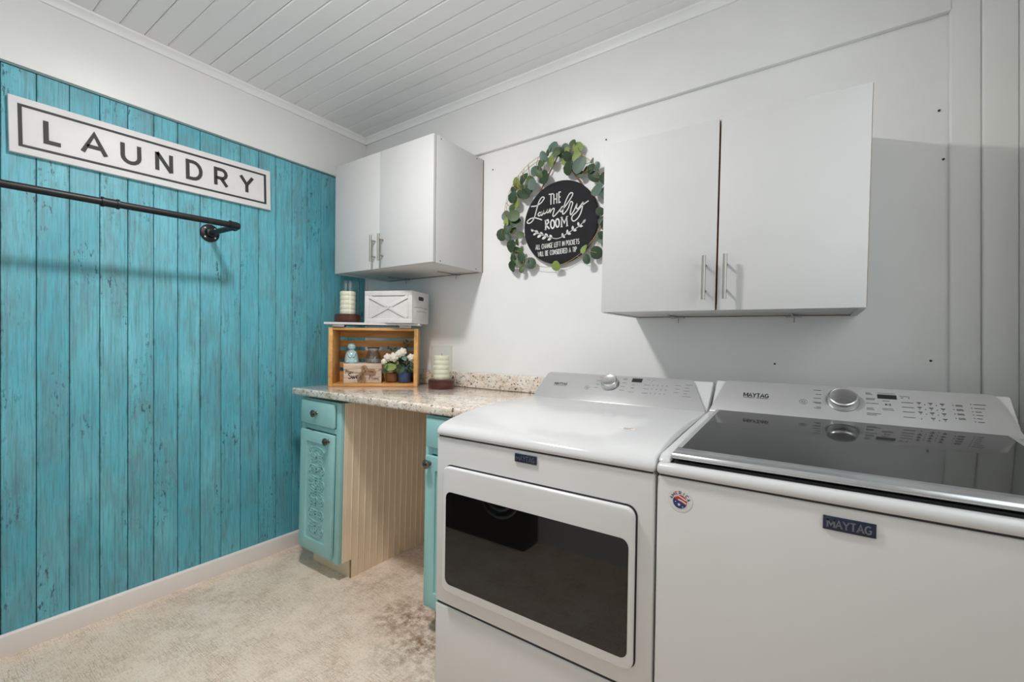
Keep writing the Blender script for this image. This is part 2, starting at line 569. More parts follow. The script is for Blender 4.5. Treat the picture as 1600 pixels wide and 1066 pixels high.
wr = wr.build('wall_right', M_SIDE, smooth=0)
struct(wr, 'white painted right wall beside the washer', 'wall')
DX0, DX1, DZ = 1.92, 2.90, 2.08                          # closed door behind the camera
wf = MB().box(-0.1, DX0, RY - 0.12, RY, -0.16, 2.62).box(DX1, RX + 0.1, RY - 0.12, RY, -0.16, 2.62)
wf.box(DX0, DX1, RY - 0.12, RY, DZ, 2.62)
wf = wf.build('wall_front', M_WALL, smooth=0)
struct(wf, 'white painted wall opposite the washer and dryer', 'wall')

wn = MB()
YZR = lambda a, b, d: (RX + d, a, b)
wn.ring([(WY0 - .06, WZ0 - .06), (WY1 + .06, WZ0 - .06), (WY1 + .06, WZ1 + .06), (WY0 - .06, WZ1 + .06)], [(WY0, WZ0), (WY1, WZ0), (WY1, WZ1), (WY0, WZ1)], YZR, -0.018, -0.0005)
wn = wn.build('fill_window_1', M_TRIM, bevel=0.003); struct(wn, 'unseen white framed window added in the right wall for fill light', 'window')
ym = (WY0 + WY1) / 2
MB().box(RX + 0.03, RX + 0.06, ym - 0.015, ym + 0.015, WZ0, WZ1).build('mullion', M_TRIM, wn)
for a, b2 in ((WY0, ym - 0.015), (ym + 0.015, WY1)):
    MB().box(RX + 0.043, RX + 0.047, a, b2, WZ0, WZ1).build('pane', thin_glass('window_glass'), wn)
dn = MB()
XZF = lambda a, b, d: (a, RY + d, b)
for a0, a1, c0, c1 in ((DX0 - .07, DX0, -.05, DZ + .07), (DX1, DX1 + .07, -.05, DZ + .07), (DX0, DX1, DZ, DZ + .07)):
    dn.box(a0, a1, RY + .0005, RY + .016, c0, c1)
dn = dn.build('door_1', M_TRIM, bevel=0.003); struct(dn, 'white door opposite the washer', 'door')
MB().box(DX0, DX1, RY - 0.06, RY - 0.02, -.06, DZ).build('door_leaf', M_TRIM, dn)

ce = MB().box(-0.1, RX + 0.1, RY - 0.1, 0.1, CZ + 0.012, CZ + 0.10).build('ceiling', M_CEIL, smooth=0)
struct(ce, 'white painted tongue and groove board ceiling', 'ceiling')
CP = 0.0868
cp = MB().box(-0.02, RX + 0.02, -CP / 2 + 0.0006, CP / 2 - 0.0006, 0, 0.016).build('plank', M_CEIL, ce, bevel=0.0045, seg=1)
locs = []
y = -0.026 + CP / 2
while y > RY - CP:
    locs.append((0, y, CZ + random.uniform(-0.0012, 0.0008))); y -= CP
copies(cp, 0, locs, [(random.uniform(-0.004, 0.004), 0, 0) for _ in locs])

bb = MB()
bb.prism([(0.0, -0.02), (0.015, -0.02), (0.015, 0.076), (0.009, 0.084), (0.0, 0.084)], lambda a, b, d: (a, d, b), RY, -0.02)
struct(bb.build('baseboard_left', M_BASEB, bevel=0.002), 'low white baseboard under the teal planks', 'baseboard')
cr = [(0.0, CZ - 0.036), (0.011, CZ - 0.036), (0.014, CZ - 0.028), (0.022, CZ - 0.014), (0.034, CZ - 0.008), (0.036, CZ + 0.002), (0.0, CZ + 0.002)]
struct(MB().prism(cr, lambda a, b, d: (a + 0.005, d, b), RY, 0).build('trim_1', M_TRIM, smooth=50), 'white crown moulding above the teal wall', 'trim')
struct(MB().prism([(a + 0.018, z) for a, z in cr], lambda a, b, d: (d, -a, b), 0, RX).build('trim_2', M_TRIM, smooth=50), 'white crown moulding along the back wall', 'trim')
struct(MB().box(0.005, 2.885, -0.020, 0.001, 2.234, 2.60).build('trim_3', M_WALL, bevel=0.003), 'white frieze board above the wall cabinets', 'trim')
struct(MB().box(2.882, 2.954, -0.016, 0.001, -0.1, 2.60).build('trim_4', M_SIDE, bevel=0.005, seg=3), 'narrow white vertical corner board on back wall', 'trim')
struct(MB().box(2.954, 3.03, -0.032, 0.001, -0.1, 2.60).build('trim_5', M_SIDE, bevel=0.005, seg=3), 'outer white vertical corner board beside right wall', 'trim')
struct(MB().box(-0.004, 0.006, RY, -0.02, 2.2365, 2.2455).build('trim_6', M_TEALEDGE, bevel=0.002), 'thin grey edge strip above teal planks', 'trim')

# ceiling lamp (just above the frame), the room's light
lamp = thing('ceiling_lamp', 'bare round bulb lamp on the plank ceiling', 'lamp', (LAMP_AT[0], LAMP_AT[1], CZ), tilt=False)
MB().lathe([(0.075, 0.0), (0.078, -0.012), (0.07, -0.03), (0.03, -0.04)], 32).build('canopy', M_TRIM, lamp)
R_B, H_B = 0.095, 0.028            # shallow glowing diffuser of a flush lamp
e_w = LAMP_POWER / (math.pi * (math.pi * R_B * R_B + 2.2 * R_B * H_B))
zl = LAMP_AT[2] - CZ
pf = [(R_B * math.cos(D2R(a)), zl + 0.03 - H_B * math.sin(D2R(a))) for a in range(0, 90, 10)] + [(0.001, zl + 0.03 - H_B)]
MB().lathe([(R_B + 0.012, zl + 0.052), (R_B + 0.012, zl + 0.030), (R_B, zl + 0.028), (R_B - .004, zl + 0.040)], 40, caps=False).build('rim', M_TRIM, lamp)
MB().lathe([(0.04, -0.03), (0.04, zl + 0.05)], 24).build('stem', M_TRIM, lamp)
MB().lathe([(0.001, zl + 0.052), (R_B + 0.012, zl + 0.052), (R_B + 0.012, zl + 0.048), (0.001, zl + 0.048)], 40, caps=False).build('pan', M_TRIM, lamp)
MB().lathe(pf, 32, caps=False).build('diffuser', emit('lamp_glow', (1.0, 0.985, 0.975), e_w), lamp)

# ------------------------------------------------------------------ stroke letters
def el(cx, cy, rx, ry, a0=0, a1=360, n=12):
    return [(cx + rx * math.cos(D2R(a0 + (a1 - a0) * k / n)), cy + ry * math.sin(D2R(a0 + (a1 - a0) * k / n))) for k in range(n + 1)]


GL = {
    'A': (.74, [[(0, 0), (.37, 1), (.74, 0)], [(.13, .33), (.61, .33)]]),
    'B': (.58, [[(0, .53), (.34, .53)] + el(.34, .27, .24, .26, 90, -90, 6) + [(0, 0), (0, 1), (.32, 1)] + el(.32, .765, .2, .235, 90, -90, 6)]),
    'C': (.66, [el(.37, .5, .37, .5, 48, 312, 12)]),
    'D': (.7, [[(0, 0), (0, 1), (.28, 1)] + el(.28, .5, .42, .5, 90, -90, 10) + [(0, 0)]]),
    'E': (.54, [[(.54, 1), (0, 1), (0, 0), (.54, 0)], [(0, .52), (.46, .52)]]),
    'F': (.52, [[(.52, 1), (0, 1), (0, 0)], [(0, .5), (.44, .5)]]),
    'G': (.72, [el(.38, .5, .38, .5, 48, 318, 12) + [(.68, .45), (.42, .45)]]),
    'H': (.66, [[(0, 0), (0, 1)], [(.66, 0), (.66, 1)], [(0, .5), (.66, .5)]]),
    'I': (.06, [[(.03, 0), (.03, 1)]]),
    'K': (.6, [[(0, 0), (0, 1)], [(.58, 1), (0, .42)], [(.2, .6), (.6, 0)]]),
    'L': (.5, [[(0, 1), (0, 0), (.5, 0)]]),
    'M': (.86, [[(0, 0), (0, 1)], [(0, 1), (.43, .25), (.86, 1)], [(.86, 1), (.86, 0)]]),
    'N': (.68, [[(0, 0), (0, 1)], [(0, 1), (.68, 0)], [(.68, 0), (.68, 1)]]),
    'O': (.78, [el(.39, .5, .39, .5, 0, 360, 16)]),
    'P': (.56, [[(0, 0), (0, 1), (.32, 1)] + el(.32, .74, .24, .26, 90, -90, 6) + [(0, .48)]]),
    'R': (.6, [[(0, 0), (0, 1), (.34, 1)] + el(.34, .73, .24, .27, 90, -90, 6) + [(0, .46)], [(.3, .46), (.62, 0)]]),
    'S': (.56, [el(.28, .75, .27, .25, 30, 250, 8) + el(.28, .25, .28, .27, 75, -150, 8)]),
    'T': (.64, [[(0, 1), (.64, 1)], [(.32, 1), (.32, 0)]]),
    'U': (.68, [[(0, 1), (0, .34)] + el(.34, .34, .34, .34, 180, 360, 8) + [(.68, 1)]]),
    'W': (.98, [[(0, 1), (.24, 0), (.49, .8), (.74, 0), (.98, 1)]]),
    'Y': (.68, [[(0, 1), (.34, .48), (.68, 1)], [(.34, .48), (.34, 0)]]),
    ' ': (.35, []),
}


def text(mb, s, x0, x1, y0, h, wd, mp, d0, d1, gap=.22, serif=0):
    tot = sum(GL[c][0] for c in s) + gap * (len(s) - 1)
    k = (x1 - x0) / tot
    x = x0
    for c in s:
        gw, st = GL[c]
        for line in st:
            mb.ribbon([(x + p * k, y0 + q * h) for p, q in line], wd, mp, d0, d1)
            if serif:
                for p, q in (line[0], line[-1]):
                    if q in (0, 1) and not (c == 'T' and q == 1):
                        mb.ribbon([(x + p * k - serif, y0 + q * h), (x + p * k + serif, y0 + q * h)], wd * 0.55, mp, d0, d1)
        x += (gw + gap) * k
    return mb


# ------------------------------------------------------------------ LAUNDRY sign on the teal wall
sg = thing('laundry_sign', 'long white board sign lettered LAUNDRY on the teal wall', 'sign', (0.001, -1.16, 2.0205), 90, tilt=False, roll=-1.1)
W2, H2 = 0.4885, 0.107
MB().box(-W2, W2, -0.02, 0, -H2, H2).build('board', M_SIGNW, sg, bevel=0.0015)
ix, iz = W2 - 0.024, H2 - 0.026
MB().box(-ix, ix, -0.022, -0.019, iz - 0.009, iz).build('border', M_SIGNB, sg)
MB().box(-ix, ix, -0.022, -0.019, -iz, -iz + 0.009).build('border', M_SIGNB, sg)
MB().box(-ix, -ix + 0.011, -0.022, -0.019, -iz + 0.009, iz - 0.009).build('border', M_SIGNB, sg)
MB().box(ix - 0.011, ix, -0.022, -0.019, -iz + 0.009, iz - 0.009).build('border', M_SIGNB, sg)
for c, a, b2 in (('L', -1.557, -1.501), ('A', -1.443, -1.37), ('U', -1.321, -1.248), ('N', -1.197, -1.128), ('D', -1.076, -1.005), ('R', -0.954, -0.889), ('Y', -0.827, -0.767)):
    m = MB()
    off = 0.0075
    lo = 0.0 if c in 'AY' else off
    text(m, c, a + 1.16 + lo, b2 + 1.16 - lo, -0.0475 + 0.007, 0.081, 0.0148, XZ, 0.0195, 0.0235)
    m.build('letter', M_SIGNB, sg, smooth=0)

# ------------------------------------------------------------------ black pipe clothes rail
rl = thing('clothes_rail', 'black iron pipe clothes rail mounted on the teal wall', 'rail', (0, -0.966, 1.727), 0, tilt=False)
zz = lambda y: 0.027 * y
MB().tube([(0.30, -0.015, 0), (0.30, -0.455, zz(-0.455))], 0.0135, 16).build('pipe', M_IRON, rl)
MB().tube([(0.30, -0.46, zz(-0.46)), (0.30, -0.93, zz(-0.93))], 0.0135, 16).build('pipe', M_IRON, rl)
cy = -0.458
MB().tube([(0.30, cy + q, zz(cy + q)) for q in (-0.026, -0.026, -0.019, -0.018, 0.018, 0.019, 0.026, 0.026)],
          [0.0135, 0.019, 0.019, 0.0165, 0.0165, 0.019, 0.019, 0.0135], 16).build('coupling', M_IRON, rl)
for y0 in (0.0, -0.945):
    s = 1 if y0 == 0 else -1
    z0 = zz(y0)
    MB().tube([(0.01, y0, z0 + 0.008), (0.275, y0, z0)], 0.0130, 16).build('arm', M_IRON, rl)
    MB().tube([(0.262, y0, z0), (0.268, y0, z0), (0.274, y0, z0), (0.288, y0 - 0.0, z0), (0.298, y0 - s * 0.004, z0), (0.30, y0 - s * 0.014, z0), (0.30, y0 - s * 0.028, z0), (0.30, y0 - s * 0.030, z0), (0.30, y0 - s * 0.038, z0)],
              [0.0185, 0.0185, 0.0165, 0.0165, 0.0165, 0.0165, 0.0165, 0.0185, 0.0185], 16).build('elbow', M_IRON, rl)
    fg = MB().lathe([(0.044, 0.0), (0.044, 0.006), (0.040, 0.009), (0.024, 0.011), (0.021, 0.026), (0.018, 0.028)], 32, (0.001, y0, z0 + 0.009), 'x').build('flange', M_IRON, rl)
    for a in (45, 135, 225, 315):
        MB().ball((0.010, y0 + 0.031 * math.cos(D2R(a)), z0 + 0.009 + 0.031 * math.sin(D2R(a))), 0.0052, 10, 6, (0.5, 1, 1)).build('screw', M_SCREW, fg)

# ------------------------------------------------------------------ wall cabinets
CW, CDp, CH = 0.788, 0.392, 0.626


def wall_cabinet(label, loc, roll, right):
    t = thing('wall_cabinet', label, 'cabinet', loc, 0, False, roll, 'white wall cabinets')
    d = CDp - 0.021
    MB().box(0, 0.018, -d, -0.004, 0, CH).build('side_panel', M_MELA, t, bevel=0.001)
    sp = MB().box(CW - 0.018, CW, -d, -0.004, 0, CH).build('side_panel', M_MELA, t, bevel=0.001)
    MB().box(0.018, CW - 0.018, -d, -0.004, CH - 0.018, CH).build('top_panel', M_MELA, t, bevel=0.001)
    MB().box(0.018, CW - 0.018, -d, -0.004, 0.004, 0.022).build('bottom_panel', M_MELA, t, bevel=0.001)
    MB().box(0.001, CW + 0.002, -0.0035, -0.0005, 0.001, CH - 0.002).build('back_panel', M_RAWEDGE, t)
    for y, z in ((-d + 0.03, 0.012), (-0.06, 0.012), (-d + 0.03, CH - 0.012), (-0.06, CH - 0.012)):
        MB().lathe([(0.0032, 0), (0.0032, 0.001), (0.001, 0.0012)], 10, (CW, y, z), 'x').build('screw', M_DARKGAP, sp)
    g = 0.003 if right else 0.0008
    mid = CW / 2 + (0.006 if right else 0.0)
    for k, (x0, x1) in enumerate(((0.001, mid - g), (mid + g, CW - 0.001))):
        dr = MB().box(x0, x1, -CDp, -CDp + 0.018, 0.002, CH - 0.001).build('door', M_MELA, t, bevel=0.0012)
        if right:
            ex = ((x1 - 0.0002, x1 + 0.0010),) if k == 0 else ((x0 - 0.0010, x0 + 0.0002), (x1 - 0.0002, x1 + 0.0012))
            for a, b2 in ex:
                MB().box(a, b2, -CDp + 0.0012, -CDp + 0.017, 0.004, CH - 0.004).build('edge_strip', M_RAWEDGE, dr)
        hx = mid - 0.034 if k == 0 else mid + 0.029
        hz = 0.107
        h = MB().tube([(hx, -CDp - 0.032, hz - 0.071), (hx, -CDp - 0.032, hz + 0.071)], 0.0062, 14)
        for q in (-0.042, 0.042):
            h.tube([(hx, -CDp, hz + q), (hx, -CDp - 0.032, hz + q)], 0.0042, 10)
        h.build('handle', M_STEEL, dr, label='brushed steel bar pull')
    for x in (0.185, 0.60):
        bk = MB().box(x - 0.022, x + 0.028, -0.03, -0.006, -0.0035, 0.001)
        bk.box(x - 0.004, x + 0.004, -0.16, -0.02, -0.002, 0.001)
        bk.tube([(x + 0.004, -0.014, 0), (x + 0.004, -0.014, -0.024)], 0.0018, 8)
        bk.build('bracket', M_ZINC, t)
    return t


wall_cabinet('white two-door wall cabinet near the corner, beside the teal wall', (0.203, -0.001, 1.586), 0.7, False)
wall_cabinet('white two-door wall cabinet with brown door edges above the washer', (1.860, -0.001, 1.293), 1.4, True)

# ------------------------------------------------------------------ round slate sign and wreath
rs = thing('round_sign', 'round black sign lettered THE Laundry ROOM on rope hanger', 'sign', (1.487, -0.012, 1.775), 0, False)
MB().lathe([(0.203, 0.0), (0.2035, -0.014), (0.202, -0.016)], 64, axis='y').build('disc', M_SLATE, rs)
SCRIPT = [[(-161, 105), (-129, 103), (-105, 112), (-89, 126), (-84, 135), (-93, 141), (-105, 134), (-119, 112), (-131, 76), (-141, 48), (-154, 29), (-171, 21), (-184, 25), (-183, 33), (-166, 43), (-141, 44), (-116, 35), (-97, 26)],
          [(-101, 63), (-112, 66), (-120, 57), (-114, 49), (-104, 55), (-99, 66), (-102, 52), (-96, 51), (-87, 70), (-89, 60), (-82, 55), (-70, 64), (-65, 72), (-68, 60), (-60, 58), (-51, 73), (-50, 56), (-45, 64), (-34, 73), (-27, 68), (-35, 40), (-28, 34), (-6, 51), (8, 64)],
          [(29, 73), (15, 72), (6, 56), (13, 49), (24, 62), (54, 94), (74, 122), (67, 132), (52, 123), (33, 89), (22, 54), (20, 38), (29, 38), (49, 58), (63, 89), (74, 80), (65, 55), (61, 32), (67, 27), (82, 45), (96, 72), (94, 54), (101, 49), (116, 62), (129, 77)],
          [(129, 77), (121, 38), (105, 8), (83, -7), (70, 1), (72, 18), (94, 34), (125, 61), (157, 77)]]
THE = [[(-58, 147), (-32, 146)], [(-45, 146), (-46, 94)], [(-29, 144), (-29, 94)], [(-12, 145), (-13, 95)], [(-29, 117), (-12, 118)], [(10, 147), (-1, 147), (-1, 96), (9, 98)], [(-1, 122), (8, 123)]]
ROOM = [[(-76, 21), (-75, -28)], [(-76, 20), (-62, 21), (-59, 9), (-73, -4), (-54, -25)], [(-26, -6), (-27, -16), (-31, -23), (-37, -25), (-42, -21), (-46, -13), (-47, -3), (-46, 8), (-42, 15), (-37, 17), (-31, 13), (-27, 5), (-26, -6)],
        [(1, -4), (0, -14), (-4, -21), (-9, -23), (-14, -19), (-18, -11), (-20, -1), (-18, 10), (-14, 16), (-9, 18), (-4, 15), (0, 7), (1, -4)], [(14, -24), (14, 21), (29, -8), (42, 19), (44, -25)]]
LAUREL = [[(-161, -9), (-121, -36), (-92, -49), (-63, -62), (-39, -72), (-13, -79), (13, -75), (40, -63), (72, -50), (107, -36), (142, -8)]]
LLEAF = [((-161, -9), (-150, -26)), ((-150, -42), (-128, -36)), ((-136, -20), (-118, -42)), ((-126, -58), (-100, -48)), ((-108, -33), (-90, -54)), ((-98, -70), (-72, -60)), ((-80, -44), (-62, -66)), ((-66, -80), (-42, -72)), ((-54, -54), (-38, -74)),
         ((18, -55), (20, -76)), ((34, -80), (18, -72)), ((46, -42), (44, -64)), ((66, -66), (44, -62)), ((74, -28), (74, -52)), ((96, -54), (74, -49)), ((102, -14), (106, -36)), ((128, -38), (106, -35)), ((142, -8), (126, -24))]


def smooth2(pts, n=4):
    out = []
    for i in range(len(pts) - 1):
        p0, p1, p2, p3 = pts[max(i - 1, 0)], pts[i], pts[i + 1], pts[min(i + 2, len(pts) - 1)]
        for k in range(n):
            t = k / n
            out.append(tuple(0.5 * (2 * p1[j] + (p2[j] - p0[j]) * t + (2 * p0[j] - 5 * p1[j] + 4 * p2[j] - p3[j]) * t * t + (3 * p1[j] - p0[j] - 3 * p2[j] + p3[j]) * t ** 3) for j in range(len(p1))))
    out.append(tuple(pts[-1]))
    return out


mm = lambda L: [(a / 1000, b / 1000) for a, b in L]
F0, F1 = 0.0155, 0.0170
m = MB()
for q in SCRIPT: m.ribbon(smooth2(mm(q)), 0.0056, XZ, F0, F1)
m.build('script_lettering', M_CHALK, rs, smooth=0)
m = MB()
for q in THE: m.ribbon(mm(q), 0.0055, XZ, F0, F1)
m.build('capital_lettering', M_CHALK, rs, smooth=0)
m = MB()
for q in ROOM: m.ribbon(mm(q), 0.0075, XZ, F0, F1)
for x in (-76, 14, 44):
    for z in (21, -25): m.ribbon(mm([(x - 6, z), (x + 6, z)]), 0.003, XZ, F0, F1)
m.build('capital_lettering', M_CHALK, rs, smooth=0)
m = MB()
for q in LAUREL: m.ribbon(smooth2(mm(q)), 0.0030, XZ, F0, F1)
for a, b2 in LLEAF:
    a, b2 = Vector(a) / 1000, Vector(b2) / 1000
    dv = b2 - a; pv = Vector((-dv.y, dv.x)) * 0.24
    m.prism([tuple(a), tuple(a + dv * .3 + pv), tuple(a + dv * .7 + pv), tuple(b2), tuple(a + dv * .7 - pv), tuple(a + dv * .3 - pv)], XZ, F0, F1)
m.build('laurel', M_CHALK, rs, smooth=0)
m = MB()
text(m, 'ALL CHANGE LEFT IN POCKETS', -0.134, 0.108, -0.119, 0.023, 0.0030, XZ, F0, F1, gap=.24)
text(m, 'WILL BE CONSIDERED A TIP', -0.120, 0.094, -0.155, 0.023, 0.0030, XZ, F0, F1, gap=.24)
m.build('small_lettering', M_CHALK, rs, smooth=0)
m = MB().tube([(-0.125, -0.004, 0.160), (0.0, -0.01, 0.345), (0.115, -0.004, 0.168)], 0.0042, 8)
m.tube([(-0.012, -0.012, 0.336), (0, -0.014, 0.345), (0.014, -0.012, 0.336)], 0.006, 8)
m.build('rope', M_ROPE, rs, label='jute hanging rope')

wr_ = thing('wreath', 'eucalyptus wreath with green leaves on gold ring around the round sign', 'wreath', (1.445, 0, 1.845), 0, False)
MB().tube([(0.285 * math.cos(2 * math.pi * k / 64), -0.032, 0.285 * math.sin(2 * math.pi * k / 64)) for k in range(64)], 0.0013, 8, True).build('ring', M_GOLD, wr_)


def leaf_mesh(mat, ax=1.0, fold=0.18):
    n = 10
    v = [(0, 0, 0.0)]; f = []
    mb = MB()
    rim = []
    for k in range(n):
        a = 2 * math.pi * k / n
        x, z = ax * math.cos(a), math.sin(a)
        z += 0.12 if math.sin(a) > 0.9 else 0
        rim.append((x, -fold * abs(x) ** 1.5 + 0.1 * z * z, z))
    v = [(0, -0.02, 0)] + rim + [(0, 0.03, 0)] + [(x, y + 0.05, z) for x, y, z in rim]
    for k in range(n):
        l = (k + 1) % n
        f += [(0, 1 + k, 1 + l), (n + 1, n + 2 + l, n + 2 + k), (1 + k, n + 2 + k, n + 2 + l, 1 + l)]
    return MB().add(v, f)


LEAVES = [(14, 303, 1, 29), (81, 285, 1, 23), (147, 268, 3, 27), (-31, 260, 1, 28), (6, 229, 3, 29), (77, 216, 3, 23), (89, 258, 3, 23), (143, 221, 3, 26), (101, 176, 0, 35), (162, 172, 1, 40), (162, 135, 0, 19), (221, 189, 1, 17), (249, 153, 1, 21), (231, 110, 0, 33), (249, 43, 1, 33), (-81, 203, 1, 34), (-35, 163, 0, 36), (-155, 180, 0, 30), (-202, 168, 3, 30), (-213, 135, 0, 23), (-98, 136, 1, 29), (-124, 126, 0, 29), (-150, 100, 0, 30), (-217, 92, 0, 31), (-204, 67, 3, 30), (-268, 7, 1, 35), (-208, -4, 2, 32), (-254, -27, 3, 26), (-208, -34, 0, 30), (-245, -60, 0, 31), (-296, -87, 0, 34), (-245, -109, 0, 22), (-235, -157, 0, 34), (-193, -141, 2, 20), (-179, -105, 2, 21), (-181, -191, 2, 23), (-222, -214, 0, 25), (-161, -223, 0, 26), (-226, -264, 0, 31), (-177, -247, 2, 26), (-116, -257, 0, 31), (-168, -285, 2, 19), (34, -288, 3, 25), (184, -223, 3, 25), (242, -244, 0, 31), (199, -272, 0, 25), (264, -60, 0, 21), (267, -100, 0, 21), (267, -167, 0, 17),
          (285, 90, 0, 28), (292, 20, 1, 30), (300, -20, 2, 26), (288, -130, 0, 30), (262, -180, 1, 28), (290, -210, 2, 22), (60, 262, 0, 26), (100, 230, 0, 24), (40, 270, 2, 26), (120, 290, 2, 22), (-10, 285, 2, 22), (-50, 235, 2, 22), (-60, 180, 2, 22), (-110, 160, 2, 24), (-175, 150, 2, 22), (-180, 105, 2, 22), (-230, 40, 2, 22), (-225, -75, 2, 20), (-265, -60, 2, 22), (-205, -180, 0, 20), (-200, -245, 2, 20), (-140, -245, 2, 18), (190, 150, 2, 24), (215, 150, 0, 24)]
LM = {}
for i, (x, z, k, r) in enumerate(LEAVES):
    key = (k, i % 2)
    if key not in LM:
        lf = leaf_mesh(None, (1.0, 0.78)[i % 2], (0.15, 0.35)[i % 2]).build('leaf', M_LEAF[k], wr_, smooth=60)
        LM[key] = lf
    else:
        lf = LM[key].copy(); COL.objects.link(lf); lf.parent = wr_
    rr = r / 1000 * 0.98
    lf.location = (x / 1000, -0.034 - 0.022 * random.random(), z / 1000)
    lf.rotation_euler = (random.uniform(-0.45, 0.45), random.uniform(-0.9, 0.9), random.uniform(-0.45, 0.45))
    lf.scale = (rr, rr, rr)
vn = MB()
prev = None
for i, (x, z, k, r) in enumerate(LEAVES):
    a = math.atan2(z, x)
    g = Vector((0.285 * math.cos(a - 0.12), -0.032, 0.285 * math.sin(a - 0.12)))
    vn.tube([g, (g + Vector((x / 1000, -0.045, z / 1000))) / 2 + Vector((0, -0.006, 0)), Vector((x / 1000, -0.036, z / 1000))], 0.0014, 5)
for a0, a1, rr in ((105, 225, 0.268),):
    vn.tube([(rr * math.cos(D2R(a)), -0.036 - 0.006 * math.sin(a), rr * math.sin(D2R(a))) for a in range(a0, a1, 6)], 0.0012, 6)
vn.build('vine', M_VINE, wr_)

# ------------------------------------------------------------------ base cabinets and granite top (floor frame)
def carving(w, h, mp, d0, d1):
    """interlaced scroll relief"""
    m = MB()
    n = 132
    for ph in (0, math.pi):
        pts = [(w * 0.40 * math.sin(k / n * 2 * math.pi * 4 + ph) + w * 0.08 * math.sin(k / n * 2 * math.pi * 12 + ph), h * (k / n - 0.5)) for k in range(n + 1)]
        m.ribbon(pts, 0.0055, mp, d0, d1)
        pts = [(w * 0.34 * math.cos(k / n * 2 * math.pi * 8 + ph), h * (k / n - 0.5) * 0.98) for k in range(n + 1)]
        m.ribbon(pts, 0.0045, mp, d0, d1 - 0.0008)
    for k in range(6):
        cz = h * ((k + 0.5) / 6 - 0.5)
        up = 1 if k % 2 else -1
        for s in (-1, 1):
            sp = [(s * (w * 0.33 - 0.022 * (1 - q / 17) * math.cos(q * 0.55)), cz + up * 0.026 * (1 - q / 17) * math.sin(q * 0.55)) for q in range(16)]
            m.ribbon(sp, 0.0042, mp, d0, d1)
        m.ring(circ(0, cz, 0.012, 16), circ(0, cz, 0.0075, 16), mp, d0, d1 + 0.0006)
    return m


def knob(parent, x, y, z):
    MB().lathe([(0.010, 0.0), (0.007, -0.005), (0.0075, -0.013), (0.0165, -0.017), (0.0190, -0.021), (0.0185, -0.0255), (0.0140, -0.0285), (0.0120, -0.0270), (0.005, -0.0300)], 20, (x, y, z), 'y').build('knob', M_KNOB, parent, smooth=45, label='dark bronze round knob')


def base_cabinet(label, loc, wd, roll, knob_left, extra=0):
    t = thing('base_cabinet', label, 'cabinet', loc, 0, True, roll, 'aqua base cabinets')
    H = 0.900
    MB().box(0.004, wd - 0.006, 0.022, 0.60, 0.10, H).build('carcass', M_CABTEAL, t)
    fr_ = MB().ring([(0, 0.10), (wd, 0.10), (wd, H), (0, H)], [(0.036, 0.145), (wd - 0.036, 0.145), (wd - 0.036, H - 0.03), (0.036, H - 0.03)], lambda a, b, d: (a, d, b), 0.0, 0.022)
    fr_.box(0.036, wd - 0.036, 0.001, 0.022, 0.742, 0.768)
    fr_.build('face_frame', M_CABTEAL, t, bevel=0.0015)
    tk = 0.075 if not knob_left else 0.16
    MB().box(0.01, wd - 0.014, tk, tk + 0.015, 0.0, 0.10).build('toe_kick', M_CREAM, t)
    x0, x1 = 0.016, wd - 0.036
    dw = MB().box(x0, x1, -0.018, 0.0, 0.772, H - 0.006).build('drawer_front', M_CABTEAL, t, bevel=0.006, seg=2)
    knob(dw, (x0 + x1) / 2, -0.018, 0.835)
    z0, z1 = 0.122, 0.738
    dr = MB().ring([(x0, z0), (x1, z0), (x1, z1), (x0, z1)], [(x0 + 0.055, z0 + 0.058), (x1 - 0.055, z0 + 0.058), (x1 - 0.055, z1 - 0.058), (x0 + 0.055, z1 - 0.058)], lambda a, b, d: (a, d, b), -0.019, 0.0).build('door', M_CABTEAL, t, bevel=0.004, seg=2)
    MB().box(x0 + 0.05, x1 - 0.05, -0.010, -0.001, z0 + 0.05, z1 - 0.05).build('door_panel', M_CABTEAL, dr)
    cv = carving(x1 - x0 - 0.13, z1 - z0 - 0.15, lambda a, b, d: (a + (x0 + x1) / 2, -d, b + (z0 + z1) / 2), 0.0095, 0.0145)
    cv.build('carving', M_CABTEAL, dr, smooth=0, label='carved scroll relief')
    kx = x0 + 0.026 if knob_left else x1 - 0.032
    knob(dr, kx, -0.019, z1 - 0.030)
    # cream beadboard on the side of the knee space
    sx = wd if not knob_left else 0.0
    sgn = 1 if not knob_left else -1
    yy = 0.0345 - 0.0005
    sw = 0.0405
    MB().box(*((sx - 0.006, sx + 0.003) if sgn > 0 else (sx - 0.003, sx + 0.006)), 0.0225, 0.0335, 0.10, H).build('beadboard_strip', M_CREAM, t, bevel=0.001, seg=1)
    k = 0
    while yy < 0.60:
        e = min(yy + sw, 0.612)
        zb = 0.10 if yy < 0.065 else 0.004
        a, b2 = (sx - 0.006, sx + 0.004) if sgn > 0 else (sx - 0.004, sx + 0.006)
        MB().box(a, b2, yy + 0.0002, e - 0.0072, zb, H).build('beadboard_strip', M_CREAM, t, bevel=0.0015, seg=1)
        MB().box(a, b2 + 0.0036 if sgn > 0 else b2, e - 0.0071, e - 0.0001, zb, H - 0.001).build('bead', M_CREAM, t, bevel=0.0024, seg=3)
        yy += sw
    a, b2 = (wd - 0.012, wd - 0.002) if sgn > 0 else (0.002, 0.012)
    MB().box(a, b2, 0.024, 0.0755, 0.10, H - 0.002).box(a, b2, 0.0755, 0.612, 0.004, H - 0.002).build('side_panel', M_CREAM, t)
    MB().box(wd - 0.004 if sgn > 0 else 0.0, wd + 0.0045 if sgn > 0 else 0.004, 0.0725, 0.0752, 0.006, 0.10).build('notch_edge', M_RAWEDGE, t)
    return t


